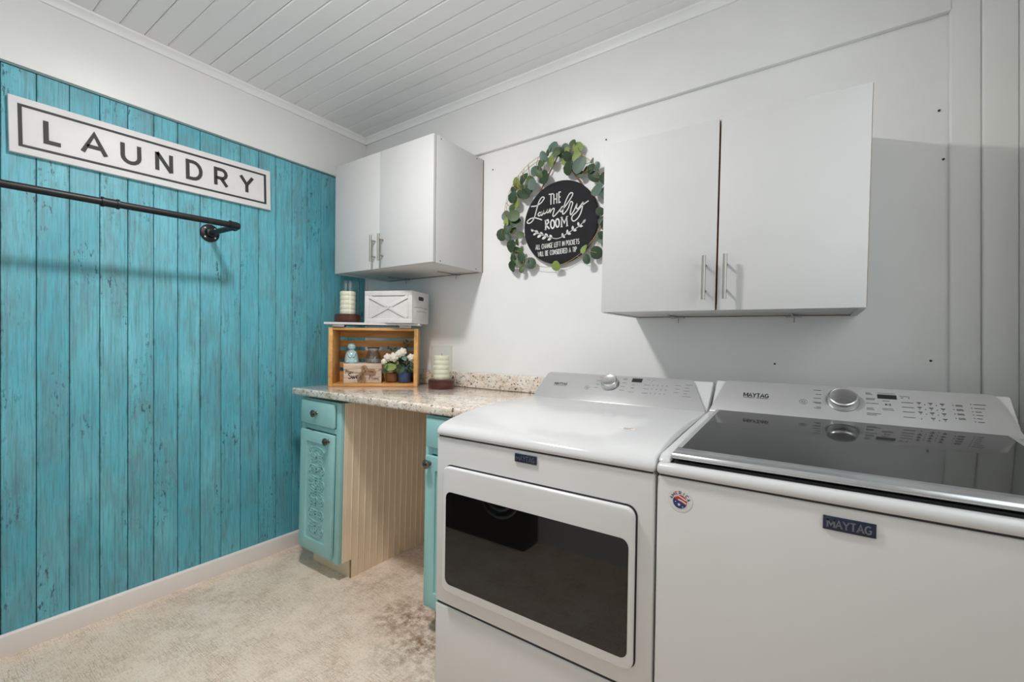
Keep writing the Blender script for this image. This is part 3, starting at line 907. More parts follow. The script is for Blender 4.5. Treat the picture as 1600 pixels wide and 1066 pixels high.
base_cabinet('aqua base cabinet with carved door, at the corner end of the granite counter', (0.240, -0.632, 0.002), 0.334, 1.2, False)
base_cabinet('aqua base cabinet half hidden behind the dryer, under the granite counter', (1.166, -0.632, 0.002), 0.334, 0.3, True)

ct = thing('countertop', 'speckled cream granite countertop over the aqua cabinets', 'countertop', (0, 0, 0))
MB().box(0.202, 1.508, -0.662, -0.004, 0.913, 0.950).build('slab', M_GRANITE, ct, bevel=0.009, seg=3)
MB().box(0.210, 1.508, -0.024, -0.004, 0.950, 1.034).build('backsplash', M_GRANITE, ct, bevel=0.004, seg=2)

# ------------------------------------------------------------------ dryer and washer
def badge(parent, x0, x1, z0, z1):
    b = MB().box(x0, x1, -0.0035, 0, z0, z1).build('badge', M_NAVY, parent, bevel=0.001, label='navy badge lettered MAYTAG')
    w_, h_ = x1 - x0, z1 - z0
    text(MB(), 'MAYTAG', x0 + w_ * .09, x1 - w_ * .09, z0 + h_ * .24, h_ * .52, h_ * .10, XZ, 0.0034, 0.0042, gap=.2, serif=h_ * .07).build('badge_lettering', M_BADGETXT, b, smooth=0)
    return b


def console(t, w_, zb, inL, inR, kx, kt, kr, silver, small):
    """sloping control panel; local y 0 is the front of the machine"""
    y0 = 0.575
    s = Vector((0, .115, .098)).normalized()
    nrm = Vector((0, -s.z, s.y))
    CF = lambda a, b, d: tuple(Vector((a, y0, zb)) + s * b + nrm * d)
    Lh = 0.152
    r = 0.016
    out = [(0.002, 0), (w_ - 0.002, 0)]
    xr, xl = w_ - inR, inL
    for k in range(7):
        a = D2R(10 + 80 * k / 6)
        out.append((xr - r + r * math.cos(a), Lh - r + r * math.sin(a)))
    for k in range(7):
        a = D2R(90 + 75 * k / 6)
        out.append((xl + r + r * math.cos(a), Lh - r + r * math.sin(a)))
    c = MB().prism(out, CF, -0.03, 0.0).build('control_panel', silver, t, bevel=0.003, seg=2, bang=40)
    # white housing behind it
    ztop = zb + s.z * Lh - 0.006
    MB().prism([(y0 + 0.004, zb - 0.01), (y0 + 0.03, zb + 0.004), (y0 + s.y * Lh + 0.012, ztop), (y0 + s.y * Lh + 0.045, ztop), (y0 + s.y * Lh + 0.06, zb - 0.01)], YZ, 0.004, w_ - 0.001).build('console_housing', M_ENAMEL, t, bevel=0.006)
    # knob
    kn = MB()
    tmp = MB().lathe([(kr * 1.0, 0.002), (kr, 0.018), (kr * 0.93, 0.0225), (kr * 0.86, 0.0235), (kr * 0.80, 0.0225), (0.001, 0.0225)], 40)
    kn.add([CF(kx + x, kt + y, z) for x, y, z in tmp.v], tmp.f)
    kb = kn.build('dial', M_BRUSHCH, c, smooth=40, label='round chrome selector dial')
    MB().ring(circ(kx, kt, kr * 1.1, 40), circ(kx, kt, kr * 0.9, 40), CF, 0.0, 0.003).build('dial_base', M_ZINC, c)
    P0, P1 = 0.0002, 0.0007
    tx = MB()
    f = 0.72 if small else 1.0
    cx = 0.1025 if small else 0.136
    hw = 0.029 if small else 0.036
    text(tx, 'MAYTAG', cx - hw, cx + hw, 0.078, 0.0155 * f, 0.0030 * f, CF, P0, P1, gap=.2, serif=0.0022 * f)
    tx.build('brand_lettering', M_BLACK, c, smooth=0)
    tx = MB()
    text(tx, 'COMMERCIAL TECHNOLOGY', cx - hw, cx + hw, 0.0715, 0.0032 * f, 0.0006, CF, P0, P1, gap=.25)
    pr = tx
    dash = lambda x, tt, l, h=0.0016: pr.ribbon([(x, tt), (x + l, tt)], h, CF, P0, P1)
    px = 0.268 if not small else 0.226
    pr.ring(circ(px, 0.072, 0.0105, 24), circ(px, 0.072, 0.0098, 24), CF, P0, P1)
    pr.ribbon(el(px, 0.072, 0.0045, 0.0045, 120, 420, 12), 0.0012, CF, P0, P1)
    pr.ribbon([(px, 0.072), (px, 0.0775)], 0.0012, CF, P0, P1)
    if not small:
        for q, l in ((.126, .020), (.108, .014), (.091, .020), (.074, .021), (.070, .016), (.054, .012), (.049, .018)):
            dash(0.314 - l, q, l)
        for q, l in ((.128, .012), (.123, .016), (.106, .022), (.101, .020), (.086, .028), (.066, .016), (.061, .018), (.046, .032), (.040, .022)):
            dash(0.424, q, l)
        rows = ((.098, 3), (.080, 3), (.062, 3), (.042, 1))
        for q, n in rows:
            dash(0.504, q, .026)
            for k in range(3):
                xx = 0.542 + 0.024 * k
                if n == 1 and k == 0: pr.prism(circ(xx, q - .002, .0016, 10), CF, P0, P1); continue
                dash(xx - .005, q + .004, .010); dash(xx - .003, q + .001, .006); pr.prism(circ(xx, q - .004, .0012, 8), CF, P0, P1)
                if k < 2: pr.prism(circ(xx + .012, q - .003, .0014, 8), CF, P0, P1)
        dash(0.502, .122, .022, .001); pr.prism(circ(0.522, .116, .0015, 8), CF, P0, P1); dash(0.504, .116, .006)
        for q in (.100, .084, .068, .052):
            pr.prism(circ(0.612, q, .0014, 8), CF, P0, P1); dash(0.617, q + .0015, .013); dash(0.617, q - .0022, .014)
        for k, q in enumerate((.108, .094, .081, .069, .057, .045)):
            pr.prism(circ(0.648, q, .0013, 8), CF, P0, P1); dash(0.653, q, (.024, .020, .012, .013, .010, .012)[k])
        dx, dt = 0.451, 0.108
        MB().box(0, 1, 0, 1, 0, 1)
        disp = MB().prism([(dx, dt), (dx + .044, dt), (dx + .044, dt + .0165), (dx, dt + .0165)], CF, -0.001, 0.0008)
        dash(0.452, .130, .040, .001); dash(0.462, .099, .016, .0014)
        ic = (0.474, 0.085)
        dash(0.460, .069, .024, .001); dash(0.460, .064, .026, .001)
        sc = 1.0
    else:
        for q, l in ((.135, .010), (.115, .018), (.095, .016), (.075, .014)):
            dash(0.272 - l, q, l)
        for q, l in ((.136, .016), (.130, .016), (.112, .018), (.092, .016), (.072, .018)):
            dash(0.362, q, l)
        for q in (.108, .088, .066):
            dash(0.452, q, .022)
            for k in range(4): dash(0.482 + .017 * k, q + .002, .006); pr.prism(circ(0.485 + .017 * k, q - .003, .001, 8), CF, P0, P1)
        dash(.455, .136, .014, .001); dash(.476, .136, .012, .001); dash(.474, .128, .004)
        for q in (.116, .098, .080): dash(0.566, q, .018)
        for q, l in ((.122, .024), (.106, .016), (.092, .020), (.078, .014), (.064, .028)): dash(0.600, q, l)
        dx, dt = 0.398, 0.120
        disp = MB().prism([(dx, dt), (dx + .040, dt), (dx + .040, dt + .020), (dx, dt + .020)], CF, -0.001, 0.0008)
        ic = (0.410, 0.088)
        dash(0.402, .104, .014, .0014); dash(.398, .066, .024, .001)
        sc = 0.8
    pr.prism([(ic[0] - .0065 * sc, ic[1] - .004 * sc), (ic[0], ic[1]), (ic[0] - .0065 * sc, ic[1] + .004 * sc)], CF, P0, P1)
    for e in (.0025, .0055): pr.ribbon([(ic[0] + e * sc, ic[1] - .004 * sc), (ic[0] + e * sc, ic[1] + .004 * sc)], .0015, CF, P0, P1)
    pr.build('panel_print', M_PRINT if not small else M_PRINTL, c, smooth=0)
    disp.build('display', M_BLACK, c, smooth=0)
    return c


# dryer
dy = thing('dryer', 'white front-loading dryer with dark glass door beside the granite counter', 'dryer', (1.517, -0.930, 0.0))
DW = 0.690
MB().box(0.004, DW - 0.004, 0.006, 0.715, 0.02, 0.915).build('cabinet', M_ENAMEL2, dy, bevel=0.004)
MB().box(0.006, DW - 0.006, 0.0045, 0.02, 0.03, 0.912).build('seam_backing', M_DARKGAP, dy)
MB().box(0.0, DW, 0.0, 0.05, 0.384, 0.9085).build('front_panel', M_ENAMEL2, dy, bevel=0.006, seg=3)
MB().box(0.0, DW, 0.0, 0.05, 0.024, 0.378).build('lower_panel', M_ENAMEL2, dy, bevel=0.006, seg=3)
for x in (0.05, DW - 0.05):
    for y in (0.06, 0.66):
        MB().lathe([(0.02, 0.0), (0.02, 0.012), (0.012, 0.014), (0.012, 0.03)], 16, (x, y, 0)).build('foot', M_DARKGAP, dy)
tp = [(-0.004, 0.9125), (-0.006, 0.922), (-0.003, 0.932), (0.006, 0.941), (0.022, 0.9485), (0.055, 0.957), (0.11, 0.967), (0.18, 0.976), (0.26, 0.981), (0.36, 0.983), (0.60, 0.983), (0.72, 0.983), (0.72, 0.9125)]
MB().prism(tp, YZ, -0.001, DW + 0.001).build('top', M_ENAMEL, dy, bevel=0.011, seg=4, bang=40, smooth=50)
MB().prism(rrect(0.0365, 0.6515, 0.4315, 0.8265, 0.026), XZ, -0.003, 0.0008).build('door_gap', M_DARKGAP, dy)
door = MB().prism(rrect(0.039, 0.649, 0.434, 0.824, 0.024), XZ, 0.001, 0.017).build('door', M_DOORFR, dy, bevel=0.007, seg=4, bang=40, smooth=50)
MB().prism(rrect(0.056, 0.636, 0.462, 0.748, 0.020), XZ, 0.0165, 0.0178).build('door_glass', M_DOORGLASS, door, bevel=0.0005, seg=1, bang=50)
badge(dy, 0.300, 0.371, 0.877, 0.900)
console(dy, DW, 0.983, 0.012, 0.062, 0.316, 0.100, 0.033, M_SILVER, True)
m = MB().prism([(0.563 + 0.022 * math.cos(a * .5), 0.165 + 0.012 * math.sin(a * .5)) for a in range(13)], lambda a, b, d: (a, b, d + 0.972 + (b - 0.165) * 0.13 + 0.0018), 0.0, 0.001)
m.build('peeling_sticker', M_STICKW, dy)
m = MB().ribbon([(0.555, 0.160), (0.575, 0.163)], 0.004, lambda a, b, d: (a, b, d + 0.974), 0.0, 0.0008)
m.ribbon([(0.552, 0.170), (0.578, 0.171)], 0.003, lambda a, b, d: (a, b, d + 0.975), 0.0, 0.0008)
m.build('sticker_print', M_TERRA, dy)

# washer
ws = thing('washer', 'white top-loading washer with smoked glass lid in the right foreground', 'washer', (2.212, -0.930, 0.0))
WW = 0.735
MB().box(0.004, WW - 0.004, 0.006, 0.715, 0.02, 0.915).build('cabinet', M_ENAMEL2, ws, bevel=0.004)
MB().box(0.006, WW - 0.006, 0.0045, 0.02, 0.03, 0.912).build('seam_backing', M_DARKGAP, ws)
MB().box(0.0, WW, 0.0, 0.05, 0.024, 0.9085).build('front_panel', M_ENAMEL2, ws, bevel=0.006, seg=3)
for x in (0.05, WW - 0.05):
    for y in (0.06, 0.66):
        MB().lathe([(0.02, 0.0), (0.02, 0.012), (0.012, 0.014), (0.012, 0.03)], 16, (x, y, 0)).build('foot', M_DARKGAP, ws)
tp = [(-0.004, 0.9125), (-0.007, 0.920), (-0.006, 0.930), (0.0, 0.937), (0.008, 0.9395), (0.018, 0.9385), (0.024, 0.9365), (0.06, 0.9365), (0.07, 0.946), (0.30, 0.962), (0.60, 0.976), (0.72, 0.978), (0.72, 0.9125)]
MB().prism(tp, YZ, -0.001, WW + 0.001).build('top_deck', M_ENAMEL, ws, bevel=0.008, seg=3, bang=45, smooth=50)
# raised side rails either side of the lid
for a, b2 in ((0.000, 0.027), (WW - 0.027, WW)):
    MB().prism([(0.004, 0.938), (0.012, 0.9475), (0.03, 0.955), (0.30, 0.972), (0.575, 0.988), (0.60, 0.988), (0.60, 0.94)], YZ, a, b2).build('deck_rail', M_ENAMEL, ws, bevel=0.006, seg=3, bang=40, smooth=50)
lz = lambda y: 0.9585 + (y - 0.018) * 0.0345 / 0.55
MB().box(0.031, WW - 0.031, 0.0245, 0.0615, 0.9362, 0.9425).build('lid_gap_shade', M_DARKGAP, ws)  # dark slab standing in for the shade in the gap under the lid
lid = MB().prism([(0.030, lz(.030) - .004), (0.030, lz(.03) + 0.003), (0.568, lz(.568) + 0.003), (0.568, lz(.568) - 0.012), (0.075, lz(.075) - 0.009)], YZ, 0.0285, WW - 0.0285).build('lid', M_DARKGAP, ws, bevel=0.001)
MB().prism([(0.012, lz(.012) - .0085), (0.009, lz(.012) - 0.002), (0.014, lz(.016) + 0.0042), (0.066, lz(.066) + 0.0042), (0.066, lz(.066) - 0.006)], YZ, 0.028, WW - 0.028).build('lid_strip', M_LIDSILVER, lid, bevel=0.002, seg=2, label='silver front strip of the lid')
MB().prism([(0.0665, lz(.0665) + .0012), (0.0665, lz(.0665) + 0.0038), (0.566, lz(.566) + 0.0038), (0.566, lz(.566) + .0012)], YZ, 0.0288, WW - 0.0288).build('lid_glass', M_LIDGLASS, lid)
for a, b2 in ((0.0285, 0.0385), (WW - 0.0385, WW - 0.0285)):
    MB().prism([(0.067, lz(.067) + .003), (0.067, lz(.067) + 0.0046), (0.566, lz(.566) + 0.0046), (0.566, lz(.566) + .003)], YZ, a, b2).build('lid_rim', M_SILVER, lid)
badge(ws, 0.316, 0.396, 0.864, 0.890)
console(ws, WW, 0.990, 0.034, 0.030, 0.368, 0.086, 0.0385, M_SILVER, False)
# round AMERICA sticker
st = MB().prism(circ(0.052, 0.862, 0.0265, 40), XZ, 0.0, 0.0006).build('round_sticker', M_STICKW, ws, label='round white sticker lettered AMERICA with flag emblem')
C0 = (0.052, 0.858)
MB().prism(circ(C0[0], C0[1], 0.0152, 36), XZ, 0.0004, 0.0009).build('emblem_red', M_STICKR, st)
m = MB()
for k, o_ in enumerate((0.0105, 0.0035)):
    m.ribbon([(C0[0] - 0.013 + .004 * k, C0[1] + o_ - 0.001), (C0[0] - 0.004, C0[1] + o_ + 0.003 - .002 * k), (C0[0] + 0.004, C0[1] + o_ - 0.001), (C0[0] + 0.0135, C0[1] + o_ - .006)][k:], 0.0026, XZ, 0.0008, 0.0012)
m.build('emblem_stripe', M_STICKW, st, smooth=0)
seg = [(C0[0] + 0.0152 * math.cos(D2R(a)), C0[1] + 0.0152 * math.sin(D2R(a))) for a in range(155, 341, 10)]
MB().prism(seg, XZ, 0.0009, 0.0013).build('emblem_blue', M_STICKB, st)
m = MB()
for cx, cz, r in ((C0[0] - 0.002, C0[1] - 0.0065, 0.0042), (C0[0] - 0.0095, C0[1] - 0.001, 0.0018), (C0[0] + 0.006, C0[1] - 0.0105, 0.0018)):
    m.prism([(cx + (r if k % 2 == 0 else r * .42) * math.sin(math.pi * k / 5), cz + (r if k % 2 == 0 else r * .42) * math.cos(math.pi * k / 5)) for k in range(10)], XZ, 0.0012, 0.0016)
m.build('emblem_star', M_STICKW, st, smooth=0)
for mat_, keep in ((M_STICKB, 'AM.RICA'), (M_STICKR, '..E....')):
    m = MB()
    for k, c in enumerate(keep):
        if c == '.': continue
        a = D2R(160 - 140 * k / 6)
        gw, lines = GL[c]
        for ln in lines:
            m.ribbon([(C0[0] + (0.0168 + q * 0.0062) * math.cos(a - (p - gw / 2) * 0.36), C0[1] + (0.0168 + q * 0.0062) * math.sin(a - (p - gw / 2) * 0.36)) for p, q in ln], 0.0015, XZ, 0.0005, 0.0009)
    m.build('sticker_lettering', mat_, st, smooth=0)

# ------------------------------------------------------------------ crate and the things around it (floor frame)
CA = 42.3
U = Vector((math.cos(D2R(CA)), math.sin(D2R(CA)), 0)); N = Vector((-U.y, U.x, 0))
FL = Vector((0.291, -0.507, 0.950))
at = lambda s, q, z=0.0: tuple(FL + U * s + N * q + Vector((0, 0, z)))
K_W, K_D, K_H = 0.483, 0.185, 0.326
ck = thing('wooden_crate', 'honey pine crate lying on its side on the granite counter', 'crate', tuple(FL), CA)
MB().box(0, 0.022, 0, K_D, 0.0, K_H).build('end_panel', M_CRATE, ck, bevel=0.0015)
MB().box(K_W - 0.022, K_W, 0, K_D, 0.0, K_H).build('end_panel', M_CRATE, ck, bevel=0.0015)
for zz0, zz1 in ((0.0, 0.014), (K_H - 0.014, K_H)):
    for a, b2 in ((0.0, 0.085), (0.098, K_D)):
        MB().box(0.022, K_W - 0.022, a, b2, zz0, zz1).build('slat', M_CRATEX, ck, bevel=0.0015)
for a, b2 in ((0.014, 0.072), (0.094, 0.126), (0.146, 0.196), (0.216, 0.256), (0.272, K_H - 0.015)):
    MB().box(0.022, K_W - 0.022, K_D - 0.012, K_D, a, b2).build('slat', M_CRATEX, ck, bevel=0.0015)

bd = thing('white_shelf_board', 'thin white board resting on top of the pine crate', 'board', at(-0.022, -0.012, K_H + 0.016), CA)
MB().box(0, 0.515, 0, 0.215, 0, 0.0125).build('panel', M_MELA, bd, bevel=0.001)
for x in (0.075, 0.435):
    MB().box(x - 0.032, x + 0.032, 0.004, 0.05, -0.0145, 0.0).build('hinge_block', M_STEEL, bd, bevel=0.001)
BT = K_H + 0.0285

wx = thing('white_crate_box', 'whitewashed wooden box with X front on top of the crate', 'box', (0.404, -0.353, 0.9505 + BT), 20)
bw, bdp, bh = 0.292, 0.205, 0.178
bxm = MB().ring([(0, 0), (bw, 0), (bw, bdp), (0, bdp)], [(0.010, 0.010), (bw - 0.010, 0.010), (bw - 0.010, bdp - 0.010), (0.010, bdp - 0.010)], XY, 0, bh)
bxm.box(0.005, bw - 0.005, 0.005, bdp - 0.005, 0.0, 0.008)
bxm.build('body', M_WBOX, wx, bevel=0.0015)
f0, f1 = 0.0, 0.007
for nm, (a0, a1, c0, c1) in (('rail', (0, bw, 0, 0.026)), ('rail', (0, bw, bh - 0.026, bh)), ('stile', (0, 0.026, 0.026, bh - 0.026)), ('stile', (bw - 0.026, bw, 0.026, bh - 0.026))):
    MB().box(a0, a1, -f1, -f0, c0, c1).build(nm, M_WBOX, wx, bevel=0.001)
MB().ribbon([(0.028, 0.031), (bw - 0.028, bh - 0.031)], 0.019, XZ, f0, f1).build('brace', M_WBOX, wx, bevel=0.001)
MB().ribbon([(0.028, bh - 0.031), (bw / 2 - 0.004, bh / 2 + 0.0025)], 0.019, XZ, f0, f1).build('brace', M_WBOX, wx, bevel=0.001)
MB().ribbon([(bw / 2 + 0.004, bh / 2 - 0.0025), (bw - 0.028, 0.031)], 0.019, XZ, f0, f1).build('brace', M_WBOX, wx, bevel=0.001)
m = MB()
for p in ([(0.032, bh - 0.026), (bw - 0.032, bh - 0.026)], [(0.030, bh - 0.045), (bw / 2 - 0.028, bh / 2 + 0.004)], [(bw / 2 + 0.03, bh / 2 + 0.006), (bw - 0.035, bh - 0.047)], [(0.032, 0.022 + 0.008), (bw / 2 - 0.012, bh / 2 - 0.012)], [(bw / 2 + 0.010, bh / 2 - 0.014), (bw - 0.04, 0.034)]):
    m.ribbon(p, 0.0035, XZ, 0.0002, 0.0012)
m.build('groove', M_WBOXD, wx, smooth=0)
SD = lambda a, b, d: (bw + d, a, b)
MB().prism(rrect(bdp / 2 - 0.032, bdp / 2 + 0.032, bh - 0.048, bh - 0.026, 0.009), SD, -0.004, 0.0006).build('handle_hole', M_DARKGAP, wx)
m = MB()
m.ribbon([(0.02, 0.088), (0.10, 0.092), (0.19, 0.087)], 0.003, SD, 0, 0.0006)
m.ribbon([(0.05, 0.066), (0.12, 0.069), (0.18, 0.066)], 0.0025, SD, 0, 0.0006)
m.build('side_groove', M_WBOXD, wx, smooth=0)


def candle_set(loc, tail, bh_, gh):
    t = thing('candle_holder', 'glass hurricane candle holder with dark round wooden base, ' + tail, 'candle holder', loc, group='hurricane candle holders')
    r = 0.071
    MB().lathe([(r - 0.002, 0), (r, 0.003), (r, bh_ - 0.004), (r - 0.004, bh_)], 40).build('base', M_DKWOOD, t)
    g = 0.058
    MB().lathe([(g - 0.003, bh_), (g, bh_), (g, bh_ + gh), (g - 0.0015, bh_ + gh + 0.001), (g - 0.003, bh_ + gh), (g - 0.003, bh_)], 48, caps=False).build('glass_cylinder', M_GLASS, t)
    c = thing('candle', 'ribbed ivory pillar candle inside the glass holder ' + tail, 'candle', (loc[0], loc[1], loc[2] + bh_ + 0.0005), group='ivory pillar candles')
    pf = [(0.040, 0)]
    n = 5; hh = 0.128
    for k in range(n):
        for q in range(7):
            a = q / 6
            pf.append((0.0405 + 0.0028 * math.sin(math.pi * a), hh * (k + a) / n + 0.001))
    pf += [(0.037, hh + 0.002), (0.02, hh - 0.002), (0.004, hh - 0.003)]
    MB().lathe(pf, 36).build('wax', M_WAX, c, smooth=60)
    MB().tube([(0, 0, hh - 0.004), (0.001, 0, hh + 0.006), (0.003, 0.001, hh + 0.012)], 0.0012, 6).build('wick', M_BLACK, c)


candle_set((0.815, -0.165, 0.950), 'standing on the granite beside the crate', 0.05, 0.182)
candle_set(at(0.082, 0.088, BT + 0.0), 'standing on the board above the crate', 0.048, 0.185)

# lettered gift box inside the crate
gb = thing('sweet_home_box', 'pale wooden box lettered Home Sweet Home with ribbon bow inside crate', 'box', at(0.072, 0.040, 0.0145), CA + 8)
gw_, gd_, gh_ = 0.208, 0.085, 0.110
MB().box(0.002, gw_ - 0.002, 0.002, gd_ - 0.002, 0, 0.078).build('body', M_PALEWOOD, gb, bevel=0.001)
MB().box(0, gw_, 0, gd_, 0.078, gh_).build('lid', M_PALEWOOD, gb, bevel=0.001)
MB().box(-0.0008, 0.0035, 0.003, gd_ - 0.003, 0.001, gh_ - 0.002).build('side_board', M_BOXSIDE, gb)
m = MB()
for z in (0.030, 0.056): m.ribbon([(0.003, z), (gw_ - 0.003, z)], 0.0012, XZ, -0.0019, -0.0013)
m.build('plank_line', M_BOXSIDE, gb, smooth=0)
MB().tube(smooth2([(0.0, -0.002, 0.079), (0.03, -0.003, 0.067), (0.085, -0.004, 0.058), (0.125, -0.004, 0.060), (0.17, -0.003, 0.066), (gw_, -0.002, 0.078)]), 0.0012, 6).build('cord', M_ROPE, gb)
m = MB()
for sx_, pts in ((1, [(0.108, 0.064), (0.100, 0.086), (0.112, 0.094), (0.122, 0.084), (0.110, 0.064)]), (1, [(0.108, 0.064), (0.135, 0.072), (0.165, 0.070), (0.164, 0.052), (0.138, 0.056), (0.110, 0.062)]), (1, [(0.108, 0.064), (0.090, 0.050), (0.079, 0.024), (0.094, 0.024), (0.102, 0.044), (0.109, 0.062)]), (1, [(0.107, 0.062), (0.100, 0.030), (0.086, 0.000), (0.112, 0.002), (0.113, 0.030), (0.110, 0.060)])):
    n = len(pts)
    m.ribbon(smooth2(pts), 0.0115, XZ, 0.002, 0.008)
m.ball((0.109, -0.007, 0.064), 0.008, 12, 8, (1, 0.7, 1))
m.build('ribbon_bow', M_RIBBON, gb, smooth=40)
m = MB()
SW = {'S': [(.5, .85), (.3, 1), (.08, .85), (.12, .62), (.45, .42), (.5, .18), (.28, 0), (.02, .15)], 'w': [(0, .62), (.16, 0), (.3, .5), (.45, 0), (.62, .62)], 'e': [(.04, .34), (.42, .34), (.38, .56), (.2, .62), (.04, .4), (.08, .12), (.26, 0), (.44, .12)], 't': [(.18, .95), (.16, .2), (.28, 0), (.42, .1)]}
x = 0.026
for c, adv in (('S', .62), ('w', .74), ('e', .56), ('e', .56), ('t', .5)):
    m.ribbon(smooth2([(x + p * 0.030, 0.024 + q * 0.030) for p, q in SW[c]]), 0.0042, XZ, -0.0019, -0.0008)
    if c == 't': m.ribbon([(x, 0.024 + .62 * .03), (x + .012, 0.024 + .62 * .03)], 0.003, XZ, -0.0019, -0.0008)
    x += adv * 0.030


def home(x, z, k):
    for pts in ([(0, 0), (.25, 1.0), (.35, 1.05), (.2, .1)], [(.12, .5), (.6, .62)], [(.75, 1.05), (.55, 0)], [(.95, .45), (.8, .3), (.85, .05), (1.0, .1), (1.05, .35), (.95, .45), (1.2, .35)], [(1.25, .42), (1.25, 0), (1.35, .38), (1.48, .4), (1.46, 0), (1.6, .4), (1.72, .36), (1.72, .05)], [(1.8, .18), (2.05, .3), (1.98, .45), (1.84, .3), (1.88, .04), (2.2, .1)]):
        m.ribbon(smooth2([(x + p * k, z + q * k) for p, q in pts], 3), k * 0.07, XZ, -0.0019, -0.0008)


home(0.136, 0.016, 0.026)
home(0.010, 0.054, 0.021)
m.build('lettering', M_INK, gb, smooth=0)

fg_ = thing('ceramic_figurine', 'pale aqua speckled ceramic figurine sitting on the lettered box', 'figurine', at(0.105, 0.092, 0.0145 + gh_))
m = MB().lathe([(0.034, 0.0), (0.0385, 0.004), (0.039, 0.014), (0.037, 0.028), (0.0345, 0.044), (0.030, 0.058), (0.022, 0.069), (0.012, 0.076)], 24)
m.ball((0, 0, 0.094), 0.0225, 20, 12, (1, 1, 1.0))
m.build('body', M_AQUA, fg_, smooth=60)
vx = Vector((2.513, -1.978, 0)) - Vector(at(0.105, 0.092)); vx.z = 0; vx.normalize(); vy = Vector((-vx.y, vx.x, 0))
m = MB()
for s in (-1, 1):
    m.ball(tuple(vx * 0.030 + vy * 0.021 * s + Vector((0, 0, 0.010))), 0.011, 12, 8, (1, 1, .8))
    m.tube([tuple(vx * 0.020 + vy * 0.020 * s + Vector((0, 0, 0.06))), tuple(vx * 0.033 + vy * 0.012 * s + Vector((0, 0, 0.04))), tuple(vx * 0.036 + vy * 0.004 * s + Vector((0, 0, 0.034)))], 0.006, 8)
m.build('limb', M_AQUA, fg_, smooth=60)
m = MB()
for k in range(16):
    a = random.uniform(-1.1, 1.1); z = random.uniform(0.02, 0.064)
    r = 0.0365 - (z - 0.02) * 0.25
    p = (vx * math.cos(a) + vy * math.sin(a)) * r + Vector((0, 0, z))
    m.ball(tuple(p), random.uniform(0.0012, 0.0022), 6, 4)
m.ball(tuple(vx * 0.0215 + vy * 0.006 + Vector((0, 0, 0.096))), 0.0014, 6, 4); m.ball(tuple(vx * 0.0215 - vy * 0.006 + Vector((0, 0, 0.096))), 0.0014, 6, 4)
m.build('speckle', M_INK, fg_)

jr = thing('glass_jar', 'small smoky glass jar with dark rim on the lettered box', 'jar', at(0.225, 0.100, 0.0145 + gh_))
pf = [(0.036, 0.001), (0.043, 0.006), (0.045, 0.022), (0.042, 0.044), (0.034, 0.062), (0.030, 0.074), (0.031, 0.086)]
MB().lathe(pf + [(r - 0.0025, h) for r, h in reversed(pf)], 32, caps=False).build('glass', M_JARGLASS, jr)
MB().lathe([(0.029, 0.086), (0.0345, 0.086), (0.0345, 0.092), (0.029, 0.092), (0.029, 0.086)], 32, caps=False).build('rim', M_INK, jr)
MB().lathe([(0.001, 0.001), (0.036, 0.001), (0.036, 0.003), (0.001, 0.003)], 32, caps=False).build('base', M_JARGLASS, jr)

tc = thing('clay_bowl', 'small tan clay cup between lettered box and blue pot', 'cup', at(0.330, 0.118, 0.0145))
MB().lathe([(0.030, 0), (0.036, 0.006), (0.039, 0.030), (0.040, 0.052), (0.0365, 0.052), (0.034, 0.03), (0.028, 0.008), (0.001, 0.007)], 28).build('cup', M_TERRA, tc)

fp = thing('potted_flowers', 'blue pot of white roses and green leaves inside the crate', 'potted plant', at(0.405, 0.078, 0.0145))
MB().lathe([(0.034, 0), (0.036, 0.003), (0.0385, 0.05), (0.040, 0.094), (0.0365, 0.094), (0.035, 0.085), (0.001, 0.084)], 32).build('pot', M_BLUEPOT, fp)
UV = U; NV = -N
F = lambda s, q, z: tuple(U * s + N * q + Vector((0, 0, z)))


def blossom(c, r):
    m = MB()
    for ring_, cnt, tilt_ in ((0.35, 4, 1.2), (0.62, 5, 0.85), (0.95, 6, 0.45)):
        for k in range(cnt):
            a = 2 * math.pi * k / cnt + ring_ * 3
            p = Vector((math.cos(a) * r * ring_ * 0.6, -r * (0.75 - ring_ * 0.6), math.sin(a) * r * ring_ * 0.6))
            m.ball((c[0] + p.x, c[1] + p.y, c[2] + p.z), r * 0.46, 8, 6, (0.9, 0.9, 0.9))
    return m


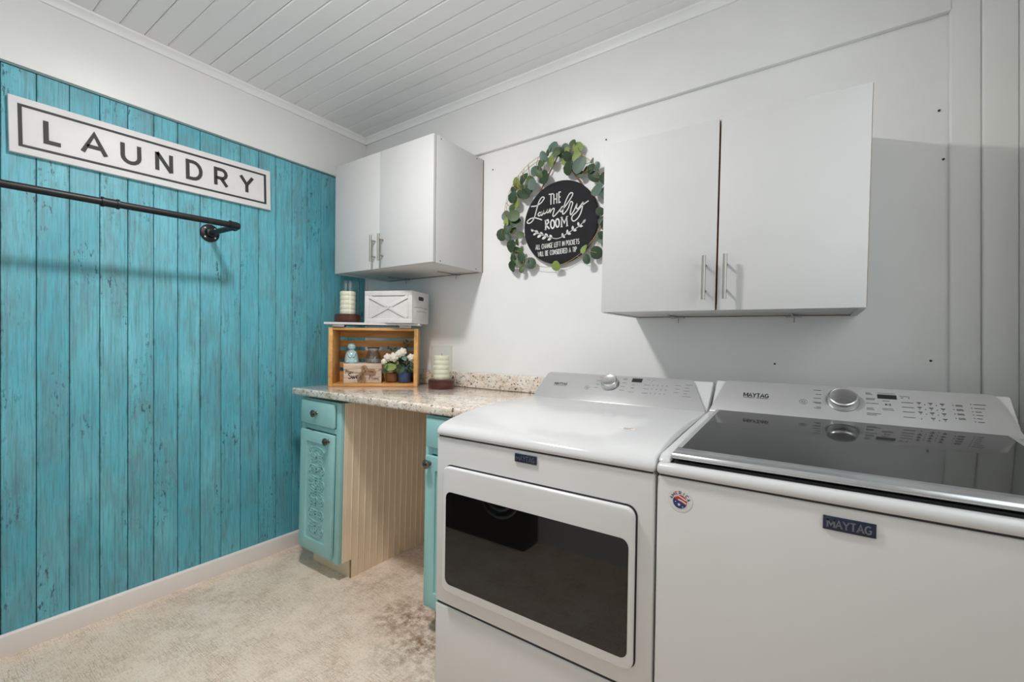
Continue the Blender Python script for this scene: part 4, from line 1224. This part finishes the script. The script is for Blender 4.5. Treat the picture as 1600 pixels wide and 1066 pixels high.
B0 = Matrix.Rotation(D2R(CA), 4, 'Z')
for s, q, z, r in ((-0.112, -0.03, 0.122, 0.019), (-0.092, -0.03, 0.146, 0.025), (-0.058, -0.04, 0.148, 0.029), (-0.028, -0.035, 0.168, 0.024), (-0.010, -0.03, 0.178, 0.026), (0.040, -0.045, 0.146, 0.025), (0.046, -0.04, 0.122, 0.015)):
    blossom((s, q, z), r).move(B0).build('blossom', M_PETAL, fp, smooth=70)
proto = {}
for i in range(52):
    s = random.uniform(-0.105, 0.060); q = random.uniform(-0.05, 0.04)
    z = random.uniform(0.072, 0.17) - abs(s) * 0.35
    if s < -0.05: z = random.uniform(0.075, 0.125)
    k = (1, 2, 0, 1, 3)[i % 5]
    if (k, i % 2) not in proto:
        lf = leaf_mesh(None, (0.7, 0.5)[i % 2], 0.3).build('leaf', M_LEAF[k], fp, smooth=60); proto[(k, i % 2)] = lf
    else:
        lf = proto[(k, i % 2)].copy(); COL.objects.link(lf); lf.parent = fp
    lf.location = F(s, q, z); r = random.uniform(0.018, 0.032); lf.scale = (r, r, r)
    lf.rotation_euler = (random.uniform(-0.8, 0.8), random.uniform(-1.6, 1.6), D2R(CA) + random.uniform(-0.7, 0.7))
m = MB()
for i in range(14):
    s = random.uniform(-0.10, 0.05); q = random.uniform(-0.05, 0.03)
    m.tube([F(s * 0.15, q * 0.2, 0.08), F(s * 0.6, q * 0.6, 0.115), F(s, q, 0.14)], 0.0014, 5)
m.tube([F(0.0, 0.02, 0.09), F(-0.02, 0.045, 0.17), F(-0.10, 0.05, 0.195)], 0.0014, 5)
m.tube([F(0.0, 0.02, 0.09), F(0.01, 0.045, 0.19), F(0.005, 0.04, 0.235)], 0.0014, 5)
m.build('stem', M_LEAF[2], fp)
for s, z in ((-0.04, 0.186), (-0.06, 0.196), (-0.085, 0.19), (-0.10, 0.20), (0.0, 0.20), (0.014, 0.215), (-0.008, 0.226), (0.006, 0.242)):
    lf = proto[(2, 1)].copy() if (2, 1) in proto else proto[(0, 0)].copy()
    COL.objects.link(lf); lf.parent = fp
    lf.location = F(s, 0.045, z); lf.scale = (0.011,) * 3
    lf.rotation_euler = (0.3, random.uniform(-1.5, 1.5), D2R(CA))

# ------------------------------------------------------------------ opposite side, seen only in the dryer door's reflection
ba = thing('black_appliance', 'black appliance with chrome ring, mirrored in the dryer door glass', 'appliance', (1.14, -2.245, 0.0), 180)
MB().box(0, 0.80, -0.16, 0, 0.0, 0.88).build('body', M_BLACKAPP, ba, bevel=0.01)
for r in (0.155, 0.112):
    MB().lathe([(r, 0), (r, -0.012), (r - 0.008, -0.016), (r - 0.016, -0.012), (r - 0.016, 0)], 48, (0.175, -0.16, 0.315), 'y', caps=False).build('ring', M_CHROME, ba)
